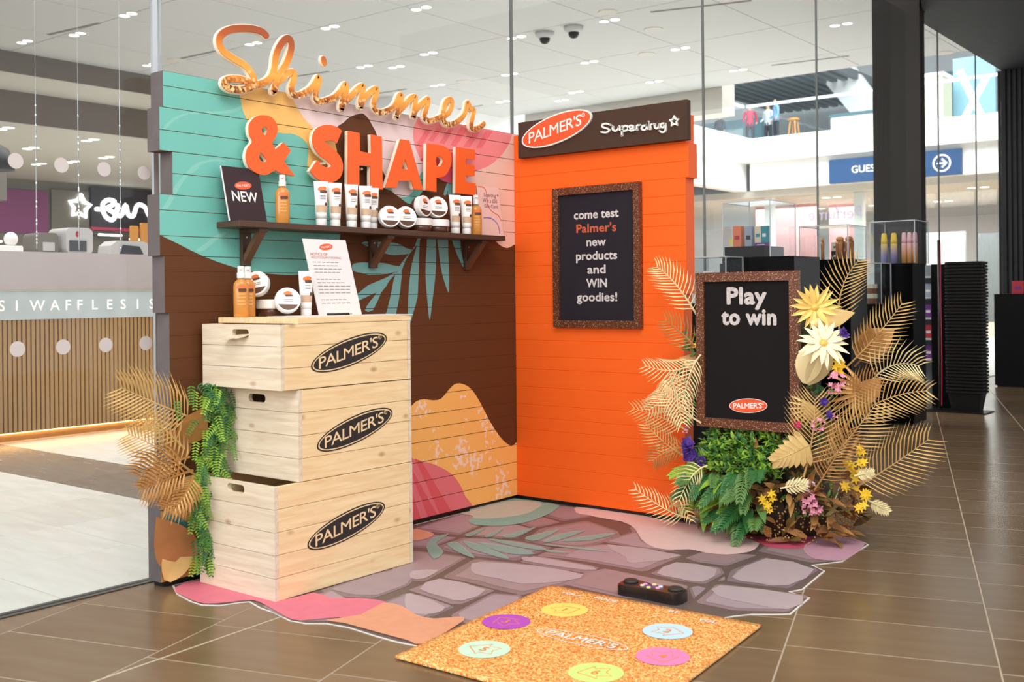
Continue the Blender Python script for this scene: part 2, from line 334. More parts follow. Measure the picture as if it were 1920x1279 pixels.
MURAL = [('teal',[[(-2.2673,2.0538),(-1.7917,2.0319),(-1.7857,1.9816),(-1.7579,1.9546),(-1.7211,1.9039),(-1.6782,1.851),(-1.6292,1.83),(-1.5621,1.8341),(-1.5114,1.8266),(-1.4779,1.8073),(-1.4593,1.7813),(-1.4647,1.7288),(-1.4672,1.6837),(-1.4174,1.6389),(-1.3602,1.5651),(-1.3178,1.484),(-1.2749,1.4139),(-1.3094,1.3346),(-1.4032,1.2521),(-1.4705,1.2266),(-1.5485,1.2176),(-1.6705,1.2215),(-1.7629,1.2303),(-1.8791,1.2513),(-2.0137,1.2899),(-2.1276,1.3357),(-2.2111,1.3688),(-2.3011,1.4084)]]),('swirl',[[(-2.1906,1.7833),(-2.1633,1.813),(-2.1276,1.8389),(-2.0791,1.8582),(-2.0254,1.8696),(-1.9577,1.8777),(-1.8972,1.8901),(-1.8443,1.9071),(-1.8042,1.9334),(-1.7905,1.9299),(-1.8353,1.8955),(-1.8971,1.8774),(-1.9662,1.8685),(-2.0253,1.8625),(-2.0749,1.8518),(-2.1195,1.8313),(-2.1553,1.8054),(-2.1788,1.7814)],[(-2.0886,1.6122),(-2.0643,1.6429),(-2.0231,1.6686),(-1.9555,1.685),(-1.9036,1.6853),(-1.9035,1.678),(-1.9639,1.6751),(-2.0146,1.6588),(-2.0477,1.634),(-2.068,1.6107)],[(-2.2075,1.4617),(-2.1769,1.4981),(-2.1463,1.5554),(-2.1071,1.6004),(-2.0591,1.6365),(-2.0265,1.6434),(-2.0831,1.6028),(-2.1225,1.5507),(-2.1535,1.4999),(-2.1843,1.46)],[(-2.0473,1.3127),(-1.9982,1.3431),(-1.9567,1.3736),(-1.9058,1.3907),(-1.9056,1.3799),(-1.948,1.3563),(-1.9897,1.3259),(-2.0226,1.3068)]]),('yellow',[[(-1.8196,2.0937),(-1.5707,2.046),(-1.5432,1.9808),(-1.522,1.9537),(-1.4883,1.914),(-1.4483,1.8842),(-1.4047,1.8591),(-1.3574,1.8436),(-1.3029,1.819),(-1.2955,1.7521),(-1.3398,1.7039),(-1.4174,1.6389),(-1.5302,1.6564),(-1.7617,1.8129),(-1.8318,1.9809)]]),('teal',[[(-1.8169,1.8612),(-1.6292,1.83),(-1.5621,1.8341),(-1.5114,1.8266),(-1.4779,1.8073),(-1.4593,1.7813),(-1.4647,1.7288),(-1.4672,1.6837),(-1.4174,1.6389),(-1.5296,1.6098),(-1.7875,1.6757)]]),('lilac',[[(-1.58,2.0907),(0.1013,2.054),(0.0814,1.7847),(0.0871,1.4233),(-0.0032,1.3986),(-0.0637,1.3785),(-0.1374,1.3957),(-0.1924,1.4447),(-0.2827,1.567),(-0.3362,1.6614),(-0.4347,1.714),(-0.4886,1.7009),(-0.6183,1.7161),(-0.7166,1.7414),(-0.7733,1.6911),(-0.7916,1.6449),(-0.8287,1.613),(-0.8767,1.6014),(-0.9243,1.613),(-0.9464,1.6419),(-0.9648,1.6735),(-1.0045,1.718),(-1.0269,1.8068),(-1.042,1.8884),(-1.0669,1.9229),(-1.095,1.9567),(-1.1261,1.9749),(-1.1532,1.971),(-1.2098,1.9507),(-1.2522,1.9179),(-1.2845,1.8989),(-1.348,1.8496),(-1.4047,1.8591),(-1.4483,1.8842),(-1.4883,1.914),(-1.522,1.9537),(-1.5432,1.9808),(-1.5707,2.046)]]),('peach',[[(0.0053,2.0563),(0.1013,2.054),(0.0871,1.4233),(-0.0032,1.3986),(-0.0637,1.3785),(-0.1374,1.3957),(-0.1924,1.4447),(-0.2827,1.567),(-0.3362,1.6614),(-0.3587,1.7293),(-0.2859,1.7783),(-0.1761,1.8463),(-0.0725,1.9444)]]),('pink',[[(-0.7521,2.0754),(0.0771,2.0509),(-0.0127,2.0012),(-0.0263,1.9703),(-0.072,1.9125),(-0.1355,1.8593),(-0.2291,1.8066),(-0.3164,1.7781),(-0.3929,1.7345),(-0.4886,1.7036),(-0.5539,1.7005),(-0.6183,1.7161),(-0.6975,1.7592),(-0.7443,1.7994),(-0.7833,1.8608),(-0.7953,1.9118),(-0.7884,1.9572),(-0.7587,2.0033)]]),('stripe',[[(-0.7035,1.9499),(-0.6677,1.9478),(-0.7438,1.8522),(-0.7695,1.8712)],[(-0.622,1.9694),(-0.5887,1.9647),(-0.6539,1.8939),(-0.6865,1.8988)],[(-0.5215,1.9825),(-0.494,1.977),(-0.5675,1.8907),(-0.6077,1.8949)],[(-0.4355,1.9984),(-0.3861,1.991),(-0.4789,1.8875),(-0.5201,1.8918)],[(-0.3325,1.9839),(-0.2891,1.9847),(-0.3669,1.8958),(-0.4234,1.8939)],[(-0.238,2.0007),(-0.1785,2.0035),(-0.2732,1.902),(-0.3204,1.8966)]]),('magenta',[[(-0.7474,1.7984),(-0.6251,1.8335),(-0.5643,1.8457),(-0.4813,1.8494),(-0.4791,1.7046),(-0.5539,1.7006),(-0.6194,1.7165),(-0.6759,1.7465)]]),('teal',[[(-0.9937,1.6377),(-0.9783,1.6891),(-0.7097,1.7386),(-0.7065,1.6787),(-0.743,1.6276),(-0.8109,1.5707),(-0.8785,1.593),(-0.9559,1.6294)]]),('lilac',[[(-0.966,1.7627),(-0.7173,1.789),(-0.7733,1.6911),(-0.7916,1.6449),(-0.8287,1.613),(-0.8767,1.6014),(-0.9243,1.613),(-0.9464,1.6419)]]),('leaf',[[(-0.5776,1.6352),(-0.5497,1.6938),(-0.5332,1.6953),(-0.553,1.6372)],[(-0.5447,1.6351),(-0.5291,1.6945),(-0.4941,1.6977),(-0.4933,1.6421)],[(-1.1479,1.3692),(-1.1226,1.3786),(-1.0998,1.3797),(-0.9952,1.3805),(-0.9355,1.3791),(-0.8869,1.3706),(-0.8498,1.3549),(-0.8125,1.3486),(-0.8309,1.3296),(-0.874,1.3237),(-0.9227,1.3197),(-0.9647,1.3211),(-1.0181,1.3309),(-1.0706,1.3455),(-1.1167,1.3581)],[(-0.7601,1.4289),(-0.7282,1.4306),(-0.7626,1.3849),(-0.8062,1.348),(-0.8431,1.3118),(-0.8612,1.2852),(-0.8762,1.2589),(-0.8852,1.2457),(-0.8977,1.2669),(-0.8675,1.298),(-0.8309,1.3296),(-0.7877,1.3707)],[(-1.2079,1.266),(-1.1776,1.2772),(-1.127,1.2809),(-1.0524,1.2812),(-0.9938,1.2789),(-0.9401,1.2699),(-0.8855,1.2651),(-0.8852,1.2457),(-0.9456,1.2356),(-0.9931,1.226),(-1.0458,1.2226),(-1.1092,1.2232),(-1.1546,1.2325),(-1.1993,1.2396)],[(-1.1978,1.1247),(-1.1701,1.1373),(-1.1085,1.1733),(-1.0396,1.1954),(-0.9811,1.2135),(-0.9455,1.2313),(-0.9155,1.2363),(-0.9631,1.2011),(-0.9923,1.1666),(-1.0214,1.1409),(-1.0783,1.0567),(-1.1296,1.0568),(-1.0961,1.0985),(-1.0534,1.1385),(-1.1078,1.1234),(-1.1668,1.1023),(-1.1974,1.094)],[(-0.9274,1.2275),(-0.8852,1.2457),(-0.8904,1.181),(-0.9017,1.1164),(-0.922,1.0498),(-0.9365,1.0093),(-1.0019,1.0099),(-0.9877,1.0501),(-0.9677,1.1032),(-0.9505,1.1587)],[(-0.7751,1.3712),(-0.7537,1.4249),(-0.7535,1.4117),(-0.7588,1.3368),(-0.7639,1.2489),(-0.7693,1.183),(-0.7747,1.1172),(-0.802,1.0472),(-0.8322,0.9779),(-0.8564,0.9436),(-0.8425,1.0474),(-0.8403,1.1168),(-0.8291,1.2037),(-0.8116,1.2825)],[(-0.6961,1.4323),(-0.6472,1.4349),(-0.6364,1.364),(-0.6384,1.2745),(-0.6502,1.1849),(-0.6685,1.0956),(-0.6836,1.0112),(-0.6933,1.0113),(-0.7042,1.0955),(-0.7154,1.2059),(-0.7135,1.2944),(-0.7049,1.3699)],[(-0.6275,1.436),(-0.5542,1.4398),(-0.546,1.3451),(-0.5413,1.2547),(-0.5431,1.1458),(-0.5533,1.1457),(-0.5844,1.2085),(-0.6053,1.2754),(-0.6162,1.3424)],[(-0.5271,1.4413),(-0.462,1.4447),(-0.4469,1.3582),(-0.4321,1.3035),(-0.4197,1.2717),(-0.4316,1.269),(-0.4635,1.3117),(-0.4917,1.3564)]]),('yelprint',[[(-0.9876,0.5227),(-0.9024,0.5385),(-0.8428,0.5722),(-0.7933,0.6035),(-0.7369,0.6098),(-0.6678,0.5987),(-0.6093,0.6026),(-0.5622,0.6356),(-0.5144,0.665),(-0.4718,0.6698),(-0.4158,0.6551),(-0.365,0.623),(-0.3131,0.5655),(-0.2735,0.5123),(-0.2201,0.4405),(-0.1524,0.3662),(-0.0976,0.3222),(-0.0423,0.2975),(0.0559,0.2978),(0.061,-0.0234),(-0.8509,-0.0294),(-1.2243,0.0038)]]),('pinklow',[[(-1.1301,0.387),(-0.9215,0.3643),(-0.8506,0.3451),(-0.7891,0.311),(-0.6981,0.2887),(-0.6161,0.2552),(-0.532,0.2088),(-0.4701,0.1439),(-0.4322,0.0814),(-0.387,-0.0159),(-0.8509,-0.0294),(-1.2243,0.0038)]]),('stripelow',[[(-0.8061,0.3246),(-0.7553,0.3032),(-0.5228,-0.0031),(-0.6184,0.0037)],[(-0.8555,0.3032),(-0.822,0.2682),(-0.63,-0.0024),(-0.7055,0.0016)],[(-0.8476,0.2095),(-0.7567,0.0019),(-0.8238,0.0049),(-0.8486,0.1247)]]),('tan',[[(-2.2722,0.4208),(-1.9575,0.3812),(-1.9524,-0.0525),(-2.2899,-0.0344)]]),('tealtri',[[(-2.2156,0.3065),(-2.1636,0.2822),(-2.0982,0.2366),(-2.0561,0.2024),(-2.1698,0.1979)]])]
SHIMMER = [([(-1.729,2.2213),(-1.7547,2.2336),(-1.8004,2.2346),(-1.8453,2.2286),(-1.8895,2.218),(-1.9243,2.2036),(-1.9521,2.1825),(-1.9647,2.1585),(-1.9601,2.1344),(-1.9427,2.1145),(-1.9144,2.1018),(-1.8792,2.0902),(-1.8436,2.0785),(-1.8164,2.0595),(-1.798,2.0352),(-1.7955,2.0135),(-1.8111,1.9925),(-1.8423,1.9772),(-1.8778,1.9707),(-1.9172,1.9708),(-1.9411,1.9827),(-1.9349,1.9992),(-1.9089,2.0108),(-1.865,2.0157),(-1.8293,2.0115),(-1.7976,2.0039),(-1.7658,2.011),(-1.7336,2.0257),(-1.7059,2.0509),(-1.6899,2.0874),(-1.6825,2.1338),(-1.665,2.1785),(-1.6368,2.2161),(-1.6152,2.229),(-1.5991,2.2216),(-1.5968,2.1915),(-1.6094,2.1511),(-1.6283,2.1134),(-1.6542,2.0786),(-1.6753,2.0486),(-1.6867,2.0166),(-1.6925,1.9913)],0.0105),([(-1.6888,1.9975),(-1.6727,2.0302),(-1.6443,2.0538),(-1.6109,2.0804),(-1.5892,2.0899),(-1.5792,2.0763),(-1.5872,2.0482),(-1.598,2.0197),(-1.5929,1.9977),(-1.5708,1.9916),(-1.5413,1.9993),(-1.5116,2.0163),(-1.4866,2.0339),(-1.4641,2.0609),(-1.444,2.0877),(-1.4412,2.0686),(-1.4536,2.0392),(-1.4635,2.0103),(-1.4581,1.9897),(-1.4375,1.9819),(-1.4041,1.9913),(-1.3572,2.0111),(-1.3309,2.0311),(-1.3099,2.0544),(-1.286,2.0804),(-1.2803,2.0592),(-1.296,2.0246),(-1.3091,1.9945),(-1.3098,1.9704)],0.01),([(-1.3077,1.9727),(-1.2957,1.9966),(-1.2608,2.024),(-1.2175,2.0652),(-1.1817,2.0893),(-1.176,2.08),(-1.184,2.0501),(-1.1935,2.016),(-1.1915,1.9918)],0.01),([(-1.1916,1.9959),(-1.1725,2.0274),(-1.1335,2.0662),(-1.0938,2.0891),(-1.0879,2.0734),(-1.1046,2.0377),(-1.1099,2.008),(-1.0924,1.9857),(-1.0635,1.9836),(-1.0228,1.9957),(-0.9876,2.0134),(-0.9641,2.038),(-0.9436,2.075),(-0.9274,2.0817),(-0.9294,2.0559),(-0.9458,2.0195),(-0.9584,1.9753)],0.01),([(-0.9585,1.9796),(-0.9456,2.0026),(-0.9037,2.0384),(-0.8613,2.0769),(-0.8316,2.0879),(-0.8301,2.0666),(-0.8371,2.031),(-0.8428,1.9936)],0.01),([(-0.8428,1.9958),(-0.8264,2.024),(-0.7798,2.0654),(-0.742,2.0908),(-0.7404,2.0713),(-0.7602,2.0248),(-0.7661,1.9956),(-0.7404,1.983),(-0.7019,1.9926),(-0.6565,2.0108),(-0.6005,2.0341),(-0.5709,2.0674),(-0.5632,2.1),(-0.5796,2.111),(-0.6101,2.093),(-0.6294,2.0523),(-0.6335,2.0184),(-0.6232,1.9909),(-0.5931,1.9824),(-0.5495,1.9941),(-0.5021,2.0208),(-0.4647,2.0578),(-0.4467,2.1105),(-0.4354,2.1031),(-0.4197,2.087),(-0.397,2.0811),(-0.4016,2.0575),(-0.4151,2.0189),(-0.4182,1.991),(-0.3969,1.9823),(-0.3544,1.9947),(-0.3151,2.0207)],0.0095)]
IDOT = [(-1.4115,2.166),(-1.4395,2.1394),(-1.4443,2.1092),(-1.4241,2.1382),(-1.4304,2.1097)]
LETTERS = {'amp':[[(-1.7513,1.8836),(-1.7048,1.8793),(-1.6798,1.8542),(-1.6759,1.8207),(-1.6927,1.7899),(-1.7052,1.7728),(-1.6861,1.7445),(-1.6435,1.7803),(-1.6038,1.7506),(-1.6425,1.7016),(-1.583,1.6422),(-1.6635,1.648),(-1.6894,1.6591),(-1.7315,1.6359),(-1.7815,1.6363),(-1.8228,1.6588),(-1.8395,1.6968),(-1.8303,1.7376),(-1.8061,1.7671),(-1.8204,1.7953),(-1.8209,1.8351),(-1.7926,1.869)],[(-1.744,1.8368),(-1.7322,1.8336),(-1.7278,1.8193),(-1.7377,1.8005),(-1.752,1.8074),(-1.7589,1.822)],[(-1.7635,1.7254),(-1.7322,1.6952),(-1.7531,1.6882),(-1.769,1.6959),(-1.7717,1.711)]],'S':[[(-1.3267,1.8388),(-1.3531,1.8503),(-1.3964,1.8504),(-1.4363,1.8364),(-1.4492,1.8085),(-1.4329,1.7802),(-1.3844,1.7553),(-1.3516,1.7324),(-1.3404,1.7089),(-1.3509,1.6791),(-1.394,1.6618),(-1.4421,1.6701),(-1.4777,1.6966)]],'H':[[(-1.2723,1.873),(-1.2027,1.871),(-1.2016,1.7877),(-1.1282,1.7834),(-1.1295,1.8729),(-1.0618,1.8701),(-1.0584,1.6214),(-1.1364,1.6259),(-1.1357,1.7252),(-1.2068,1.723),(-1.2075,1.627),(-1.277,1.6318)]],'A':[[(-0.9369,1.8714),(-0.8772,1.8721),(-0.7839,1.6391),(-0.8485,1.6381),(-0.865,1.6796),(-0.9558,1.6713),(-0.9677,1.6366),(-1.0408,1.6324)],[(-0.9075,1.7804),(-0.8847,1.7299),(-0.9318,1.7318)]],'P':[[(-0.7525,1.8711),(-0.6498,1.8725),(-0.5929,1.8574),(-0.5743,1.8185),(-0.585,1.7682),(-0.6234,1.7236),(-0.6873,1.7067),(-0.6878,1.6368),(-0.7609,1.6413)],[(-0.6848,1.8146),(-0.6505,1.8156),(-0.635,1.7984),(-0.6523,1.7695),(-0.6866,1.7687)]],'E':[[(-0.5355,1.8766),(-0.3897,1.8751),(-0.389,1.8246),(-0.466,1.8236),(-0.4673,1.794),(-0.3946,1.7931),(-0.3963,1.7396),(-0.4681,1.7384),(-0.4693,1.705),(-0.3889,1.7027),(-0.3879,1.641),(-0.542,1.6407)]]}
MAT = [(-0.0009,-2.1694),(0.1226,-2.2323),(0.246,-2.258),(0.3164,-2.2609),(0.379,-2.2252),(0.4095,-2.1543),(0.426,-2.1311),(0.5211,-2.1564),(0.6042,-2.1625),(0.7258,-2.1901),(0.7958,-2.178),(0.8557,-2.1348),(0.9461,-2.1195),(1.0844,-2.128),(1.1839,-2.1285),(1.2893,-2.1143),(1.4871,-2.0326),(1.7729,-1.5502),(1.9291,-1.2281),(1.9704,-1.1691),(2.0258,-1.1299),(2.0742,-1.0887),(2.048,-0.8597),(1.9574,-0.829),(1.9824,-0.7705),(1.9439,-0.465),(1.869,-0.4102),(1.9431,-0.2791),(1.923,0.0789),(1.7134,0.2375),(1.2796,0.2391),(0.7612,0.0864),(0.0142,-0.0179),(0.0029,-0.8463),(0.0168,-1.6972)]
STONES = [[(0.7666,-1.453),(0.6811,-1.1561),(0.8691,-1.0974),(1.0276,-1.0732),(1.206,-1.0864),(1.2376,-1.2492),(1.1798,-1.4658),(1.0486,-1.4647),(0.9166,-1.4485)],[(0.7887,-1.6666),(0.7715,-1.4719),(1.018,-1.4698),(1.0605,-1.4755),(1.076,-1.6825),(1.0471,-1.7073),(0.8189,-1.6723)],[(0.8306,-1.7949),(0.8089,-1.7121),(0.8717,-1.6891),(1.0809,-1.7258),(1.0949,-1.8509),(1.0594,-1.8901),(0.9722,-1.8652)],[(1.1291,-1.8039),(1.0724,-1.5069),(1.1831,-1.463),(1.3333,-1.7178),(1.3039,-1.8443),(1.1802,-1.8482)],[(0.3542,-1.2062),(0.5148,-1.1651),(0.6406,-1.1512),(0.7592,-1.5392),(0.71,-1.5703),(0.6066,-1.6252),(0.44,-1.4297)],[(0.8667,-1.0866),(0.8479,-0.9584),(1.191,-0.9568),(1.1994,-1.0689)],[(0.4,-1.109),(0.381,-0.884),(0.4695,-0.8381),(0.6385,-0.7831),(0.8308,-0.7927),(0.8509,-1.0746),(0.6585,-1.1223),(0.4791,-1.1262)],[(0.3411,-0.8553),(0.2761,-0.485),(0.5399,-0.5509),(0.5937,-0.761),(0.4624,-0.8131)],[(0.6466,-0.7761),(0.5532,-0.5225),(0.6322,-0.2451),(0.8838,-0.3497),(0.9463,-0.4228),(0.9583,-0.5948),(0.9256,-0.739),(0.8257,-0.7684)],[(0.2718,-0.4521),(0.2854,-0.2701),(0.5522,-0.3508),(0.5442,-0.4452),(0.5202,-0.5345)],[(0.2719,-0.243),(0.3001,-0.0168),(0.6486,0.0105),(0.6027,-0.1617),(0.553,-0.3324)],[(0.0651,-0.8984),(0.0025,-0.4011),(0.2409,-0.4607),(0.337,-0.8589),(0.1967,-0.8838)],[(-0.0492,-0.3042),(-0.0068,-0.0308),(0.2721,0.0002),(0.2674,-0.247),(0.2542,-0.4491)],[(0.8617,-0.9599),(0.8451,-0.7946),(0.9318,-0.7477),(0.9589,-0.6236),(0.9845,-0.9331)],[(0.093,-0.9743),(0.2262,-0.9234),(0.3647,-0.8981),(0.3961,-1.1124),(0.3063,-1.1904)],[(0.9414,-0.9351),(0.915,-0.7099),(0.9669,-0.6089),(1.3644,-0.5691),(1.3749,-0.9128),(1.1199,-0.9136)],[(1.4007,-0.9205),(1.3929,-0.6942),(1.5876,-0.6686),(1.6427,-0.7419),(1.655,-0.9306),(1.5392,-0.9466)],[(1.3901,-0.6144),(1.3974,-0.4715),(1.6161,-0.3854),(1.5951,-0.6311),(1.4657,-0.6475)],[(1.6967,-0.8394),(1.6374,-0.6868),(1.6526,-0.4042),(1.92,-0.4586),(1.9373,-0.7963),(1.8234,-0.8271)],[(1.7411,-1.1666),(1.6852,-0.891),(2.0302,-0.8328),(2.0606,-1.0699),(1.8996,-1.173)],[(1.5819,-0.3292),(1.5647,-0.2197),(1.5537,-0.042),(1.713,0.1749),(1.8895,0.0802),(1.9296,-0.2793),(1.8488,-0.3809)],[(1.2141,-1.2538),(1.1831,-1.0477),(1.2167,-0.9572),(1.6118,-0.9814),(1.6891,-1.162),(1.5012,-1.2728)],[(1.6273,-1.0087),(1.6389,-0.9718),(1.6895,-0.9821),(1.7184,-1.137)],[(0.9376,-0.5775),(0.9501,-0.3068),(1.0869,-0.4858),(1.3349,-0.543),(1.1369,-0.5905)],[(0.8853,-0.2575),(0.9167,0.0388),(1.1855,0.0047),(1.4886,-0.1369),(1.4142,-0.4217),(1.2651,-0.5509),(1.0869,-0.4858)],[(1.67,-0.8623),(1.6592,-0.7862),(1.6923,-0.8432)],[(0.5252,-1.8819),(0.4991,-1.5827),(0.5694,-1.3151),(0.7509,-1.6242),(0.7663,-1.8226),(0.671,-1.8802)],[(0.5759,-1.9856),(0.5425,-1.8417),(0.6778,-1.8864),(0.7406,-1.8683),(0.8539,-2.1032),(0.7633,-2.1803)],[(0.0523,-2.1591),(0.2226,-2.039),(0.425,-2.1149),(0.3393,-2.247)],[(0.5055,-2.1394),(0.5333,-2.0221),(0.6136,-2.0239),(0.7437,-2.1763),(0.6693,-2.1766)],[(0.8793,-1.9974),(0.8283,-1.8401),(0.813,-1.7098),(0.9669,-1.7215),(1.0975,-1.8747),(1.0292,-2.035)],[(1.051,-2.0562),(1.1192,-1.8976),(1.2895,-2.078),(1.216,-2.1045)],[(0.6419,-1.9291),(0.7949,-1.8219),(0.8802,-1.9315),(0.8409,-2.0726)]]
GLINT = [[(0.7528,-1.2608),(0.7384,-1.1847),(0.9559,-1.098),(1.1969,-1.0897),(1.2,-1.205),(1.0891,-1.3442),(0.9668,-1.3381),(0.8513,-1.3452)],[(0.8167,-1.6319),(0.7774,-1.4783),(1.0268,-1.494),(1.0516,-1.655),(0.9673,-1.6579)],[(0.8211,-1.712),(0.8792,-1.7031),(1.0538,-1.749),(1.0763,-1.831),(1.0326,-1.8683),(0.9623,-1.8551)],[(0.61,-1.4578),(0.6844,-1.3814),(0.7285,-1.5203),(0.6798,-1.5393)],[(0.8695,-1.0585),(0.864,-0.9792),(1.1692,-0.9755),(1.1613,-1.0307)],[(1.4236,-0.9008),(1.3991,-0.7049),(1.5848,-0.7017),(1.6352,-0.9062),(1.5226,-0.918)],[(1.6893,-0.7748),(1.6686,-0.4234),(1.9015,-0.4745),(1.9155,-0.7616),(1.8094,-0.7982)],[(1.709,-0.9116),(2.0172,-0.8565),(2.0454,-1.0486),(1.924,-1.0586),(1.7672,-1.0452)],[(0.9902,-0.6075),(1.3611,-0.589),(1.2568,-0.8278),(1.1882,-0.7554)]]
MATOVER = [('pale',[[(0.4513,-0.0852),(0.4036,-0.0076),(0.5416,0.0338),(0.6816,0.0396),(0.8027,-0.1492),(0.6548,-0.1345),(0.5176,-0.1427)],[(0.4976,-0.0379),(0.5973,0.0498),(0.9526,-0.0219),(1.1636,-0.0144),(1.3683,-0.045),(1.4833,-0.1031),(1.5444,-0.2372),(1.5631,-0.3628),(1.5075,-0.4624),(1.4202,-0.4865),(1.3329,-0.4744),(1.2582,-0.5392),(1.1725,-0.5233),(1.061,-0.4316),(0.9244,-0.2661),(0.785,-0.1686),(0.5937,-0.1501)]]),('hot',[[(1.3823,-0.0731),(1.5537,-0.042),(1.7248,0.1458),(1.7689,0.1066),(1.7725,-0.0394),(1.7097,-0.1835),(1.6079,-0.2361),(1.5194,-0.1854)]]),('rose',[[(1.7302,-0.1833),(1.6936,-0.0342),(1.7248,0.1458),(1.9048,0.0935),(1.9441,-0.2346),(1.9153,-0.2917),(1.848,-0.3175),(1.7882,-0.2703)]]),('pk',[[(0.0539,-2.197),(0.0315,-2.0694),(0.3188,-2.0338),(0.5089,-2.0667),(0.5312,-1.9143),(0.6389,-1.9198),(0.7235,-1.8593),(0.836,-1.8336),(0.8906,-1.9005),(0.8986,-2.0022),(0.8226,-2.0882),(0.7608,-2.1721),(0.6867,-2.1723),(0.5207,-2.1264),(0.425,-2.1149),(0.3773,-2.1841),(0.3174,-2.2495),(0.181,-2.2394)]]),('pe',[[(0.8298,-2.1134),(0.8793,-1.9974),(0.841,-1.8524),(0.9252,-1.8374),(1.0386,-1.8828),(1.1193,-1.8769),(1.1708,-1.8122),(1.2168,-1.8349),(1.2725,-2.0924),(1.2111,-2.0996),(1.0566,-2.1),(0.9062,-2.0995)],[(0.0677,-0.9131),(0.1504,-0.8911),(0.2303,-0.9198),(0.2673,-1.0142),(0.2292,-1.0783)]]),('mint',[[(0.0221,-0.4236),(-0.0391,-0.316),(-0.0422,-0.0176),(0.2907,-0.025),(0.332,-0.0706),(0.3968,-0.2489),(0.4229,-0.4463),(0.3952,-0.5583),(0.3353,-0.6279),(0.246,-0.6541),(0.1672,-0.5986),(0.1302,-0.5206)]]),('cream',[[(0.0151,-0.4884),(0.0266,-0.4196),(-0.0382,-0.3358),(0.0011,-0.1113),(0.1443,-0.0279),(0.2112,-0.0535),(0.2536,-0.1397),(0.2988,-0.2969),(0.2762,-0.4111),(0.2322,-0.4868),(0.162,-0.5484),(0.1073,-0.5032)]]),('blade',[[(0.3766,-1.1294),(0.2795,-0.9724),(0.2838,-0.8731),(0.3238,-0.965),(0.3643,-1.0516),(0.4753,-1.1296),(0.5251,-1.1837),(0.5521,-1.2677)],[(0.4096,-1.0272),(0.4146,-0.9779),(0.4793,-1.0109),(0.6614,-1.1333),(0.6671,-1.155),(0.5753,-1.1265),(0.4734,-1.0742)],[(0.4425,-0.9536),(0.4894,-0.9429),(0.5944,-0.9691),(0.8,-1.0664),(0.7775,-1.0859),(0.6765,-1.0662),(0.5539,-1.0329)],[(0.5053,-0.9291),(0.5976,-0.9082),(0.7387,-0.9011),(0.8455,-0.947),(0.7884,-0.9964),(0.6881,-1.0011)],[(0.4927,-0.8489),(0.5905,-0.8249),(0.8165,-0.8336),(0.8125,-0.8793),(0.6589,-0.8842)],[(0.3575,-0.841),(0.335,-0.6625),(0.375,-0.761),(0.4054,-0.8627)],[(0.4542,-0.8202),(0.4066,-0.6169),(0.4571,-0.7219),(0.4862,-0.8079)],[(0.5153,-0.7669),(0.5244,-0.5308),(0.5503,-0.5916),(0.5823,-0.7554)],[(0.6156,-0.7108),(0.6474,-0.4903),(0.7027,-0.7272),(0.6666,-0.7586)],[(0.7354,-0.7439),(0.7055,-0.5695),(0.7612,-0.4403),(0.7766,-0.6932)],[(0.7913,-0.6953),(0.8167,-0.5668),(0.9106,-0.3908),(0.8968,-0.5886)],[(0.7241,-0.7983),(0.9334,-0.7322),(1.0647,-0.7162),(1.0087,-0.7509)],[(0.8255,-0.854),(0.9576,-0.8364),(0.8864,-0.8843)]])]
DANCE = [(1.2928,-2.2437),(1.2029,-1.3138),(2.0564,-1.2853)]
SPOTS = [(1.3562,-1.7752),(1.4361,-1.5471),(1.478,-2.035),(1.8449,-1.5382),(1.9562,-1.7578),(1.8716,-1.9962)]
DTEXT = [(1.3421,-1.3748),(1.4857,-1.3596),(1.7555,-1.3401),(1.903,-1.3632),(1.6657,-1.7749)]
CTRL = [(1.511,-1.2745),(1.7507,-1.2002),(1.4252,-1.085),(1.656,-1.0594)]
SDRUG = [[(0.6666,1.9793),(0.641,1.9895),(0.6177,1.9858),(0.6202,1.9738),(0.6471,1.9636),(0.6599,1.9528),(0.6415,1.9437),(0.61,1.9494)],[(0.6805,1.9703),(0.6807,1.9548),(0.6969,1.9456),(0.7117,1.954),(0.7195,1.9677),(0.722,1.9492),(0.7334,1.9443)],[(0.7366,1.9652),(0.7337,1.9173)],[(0.7356,1.9557),(0.7558,1.9664),(0.7718,1.9553),(0.7629,1.9417),(0.738,1.942)],[(0.7764,1.9482),(0.801,1.9498),(0.7953,1.9628),(0.7785,1.9595),(0.7764,1.9453),(0.7922,1.9372),(0.8145,1.941)],[(0.8235,1.9364),(0.8233,1.9583),(0.841,1.9605)],[(0.8786,1.9542),(0.8588,1.9542),(0.8501,1.9416),(0.8656,1.9327),(0.8809,1.9446),(0.8882,1.9751),(0.8853,1.9404),(0.8953,1.9338)],[(0.9029,1.9332),(0.9027,1.9539),(0.9179,1.9563)],[(0.9255,1.9556),(0.9268,1.9386),(0.9421,1.9334),(0.9526,1.9531),(0.9539,1.9361)],[(0.9849,1.9521),(0.9656,1.9538),(0.9603,1.9412),(0.9744,1.9343),(0.9849,1.9483),(0.9853,1.9184),(0.9704,1.9103),(0.953,1.9193)]]
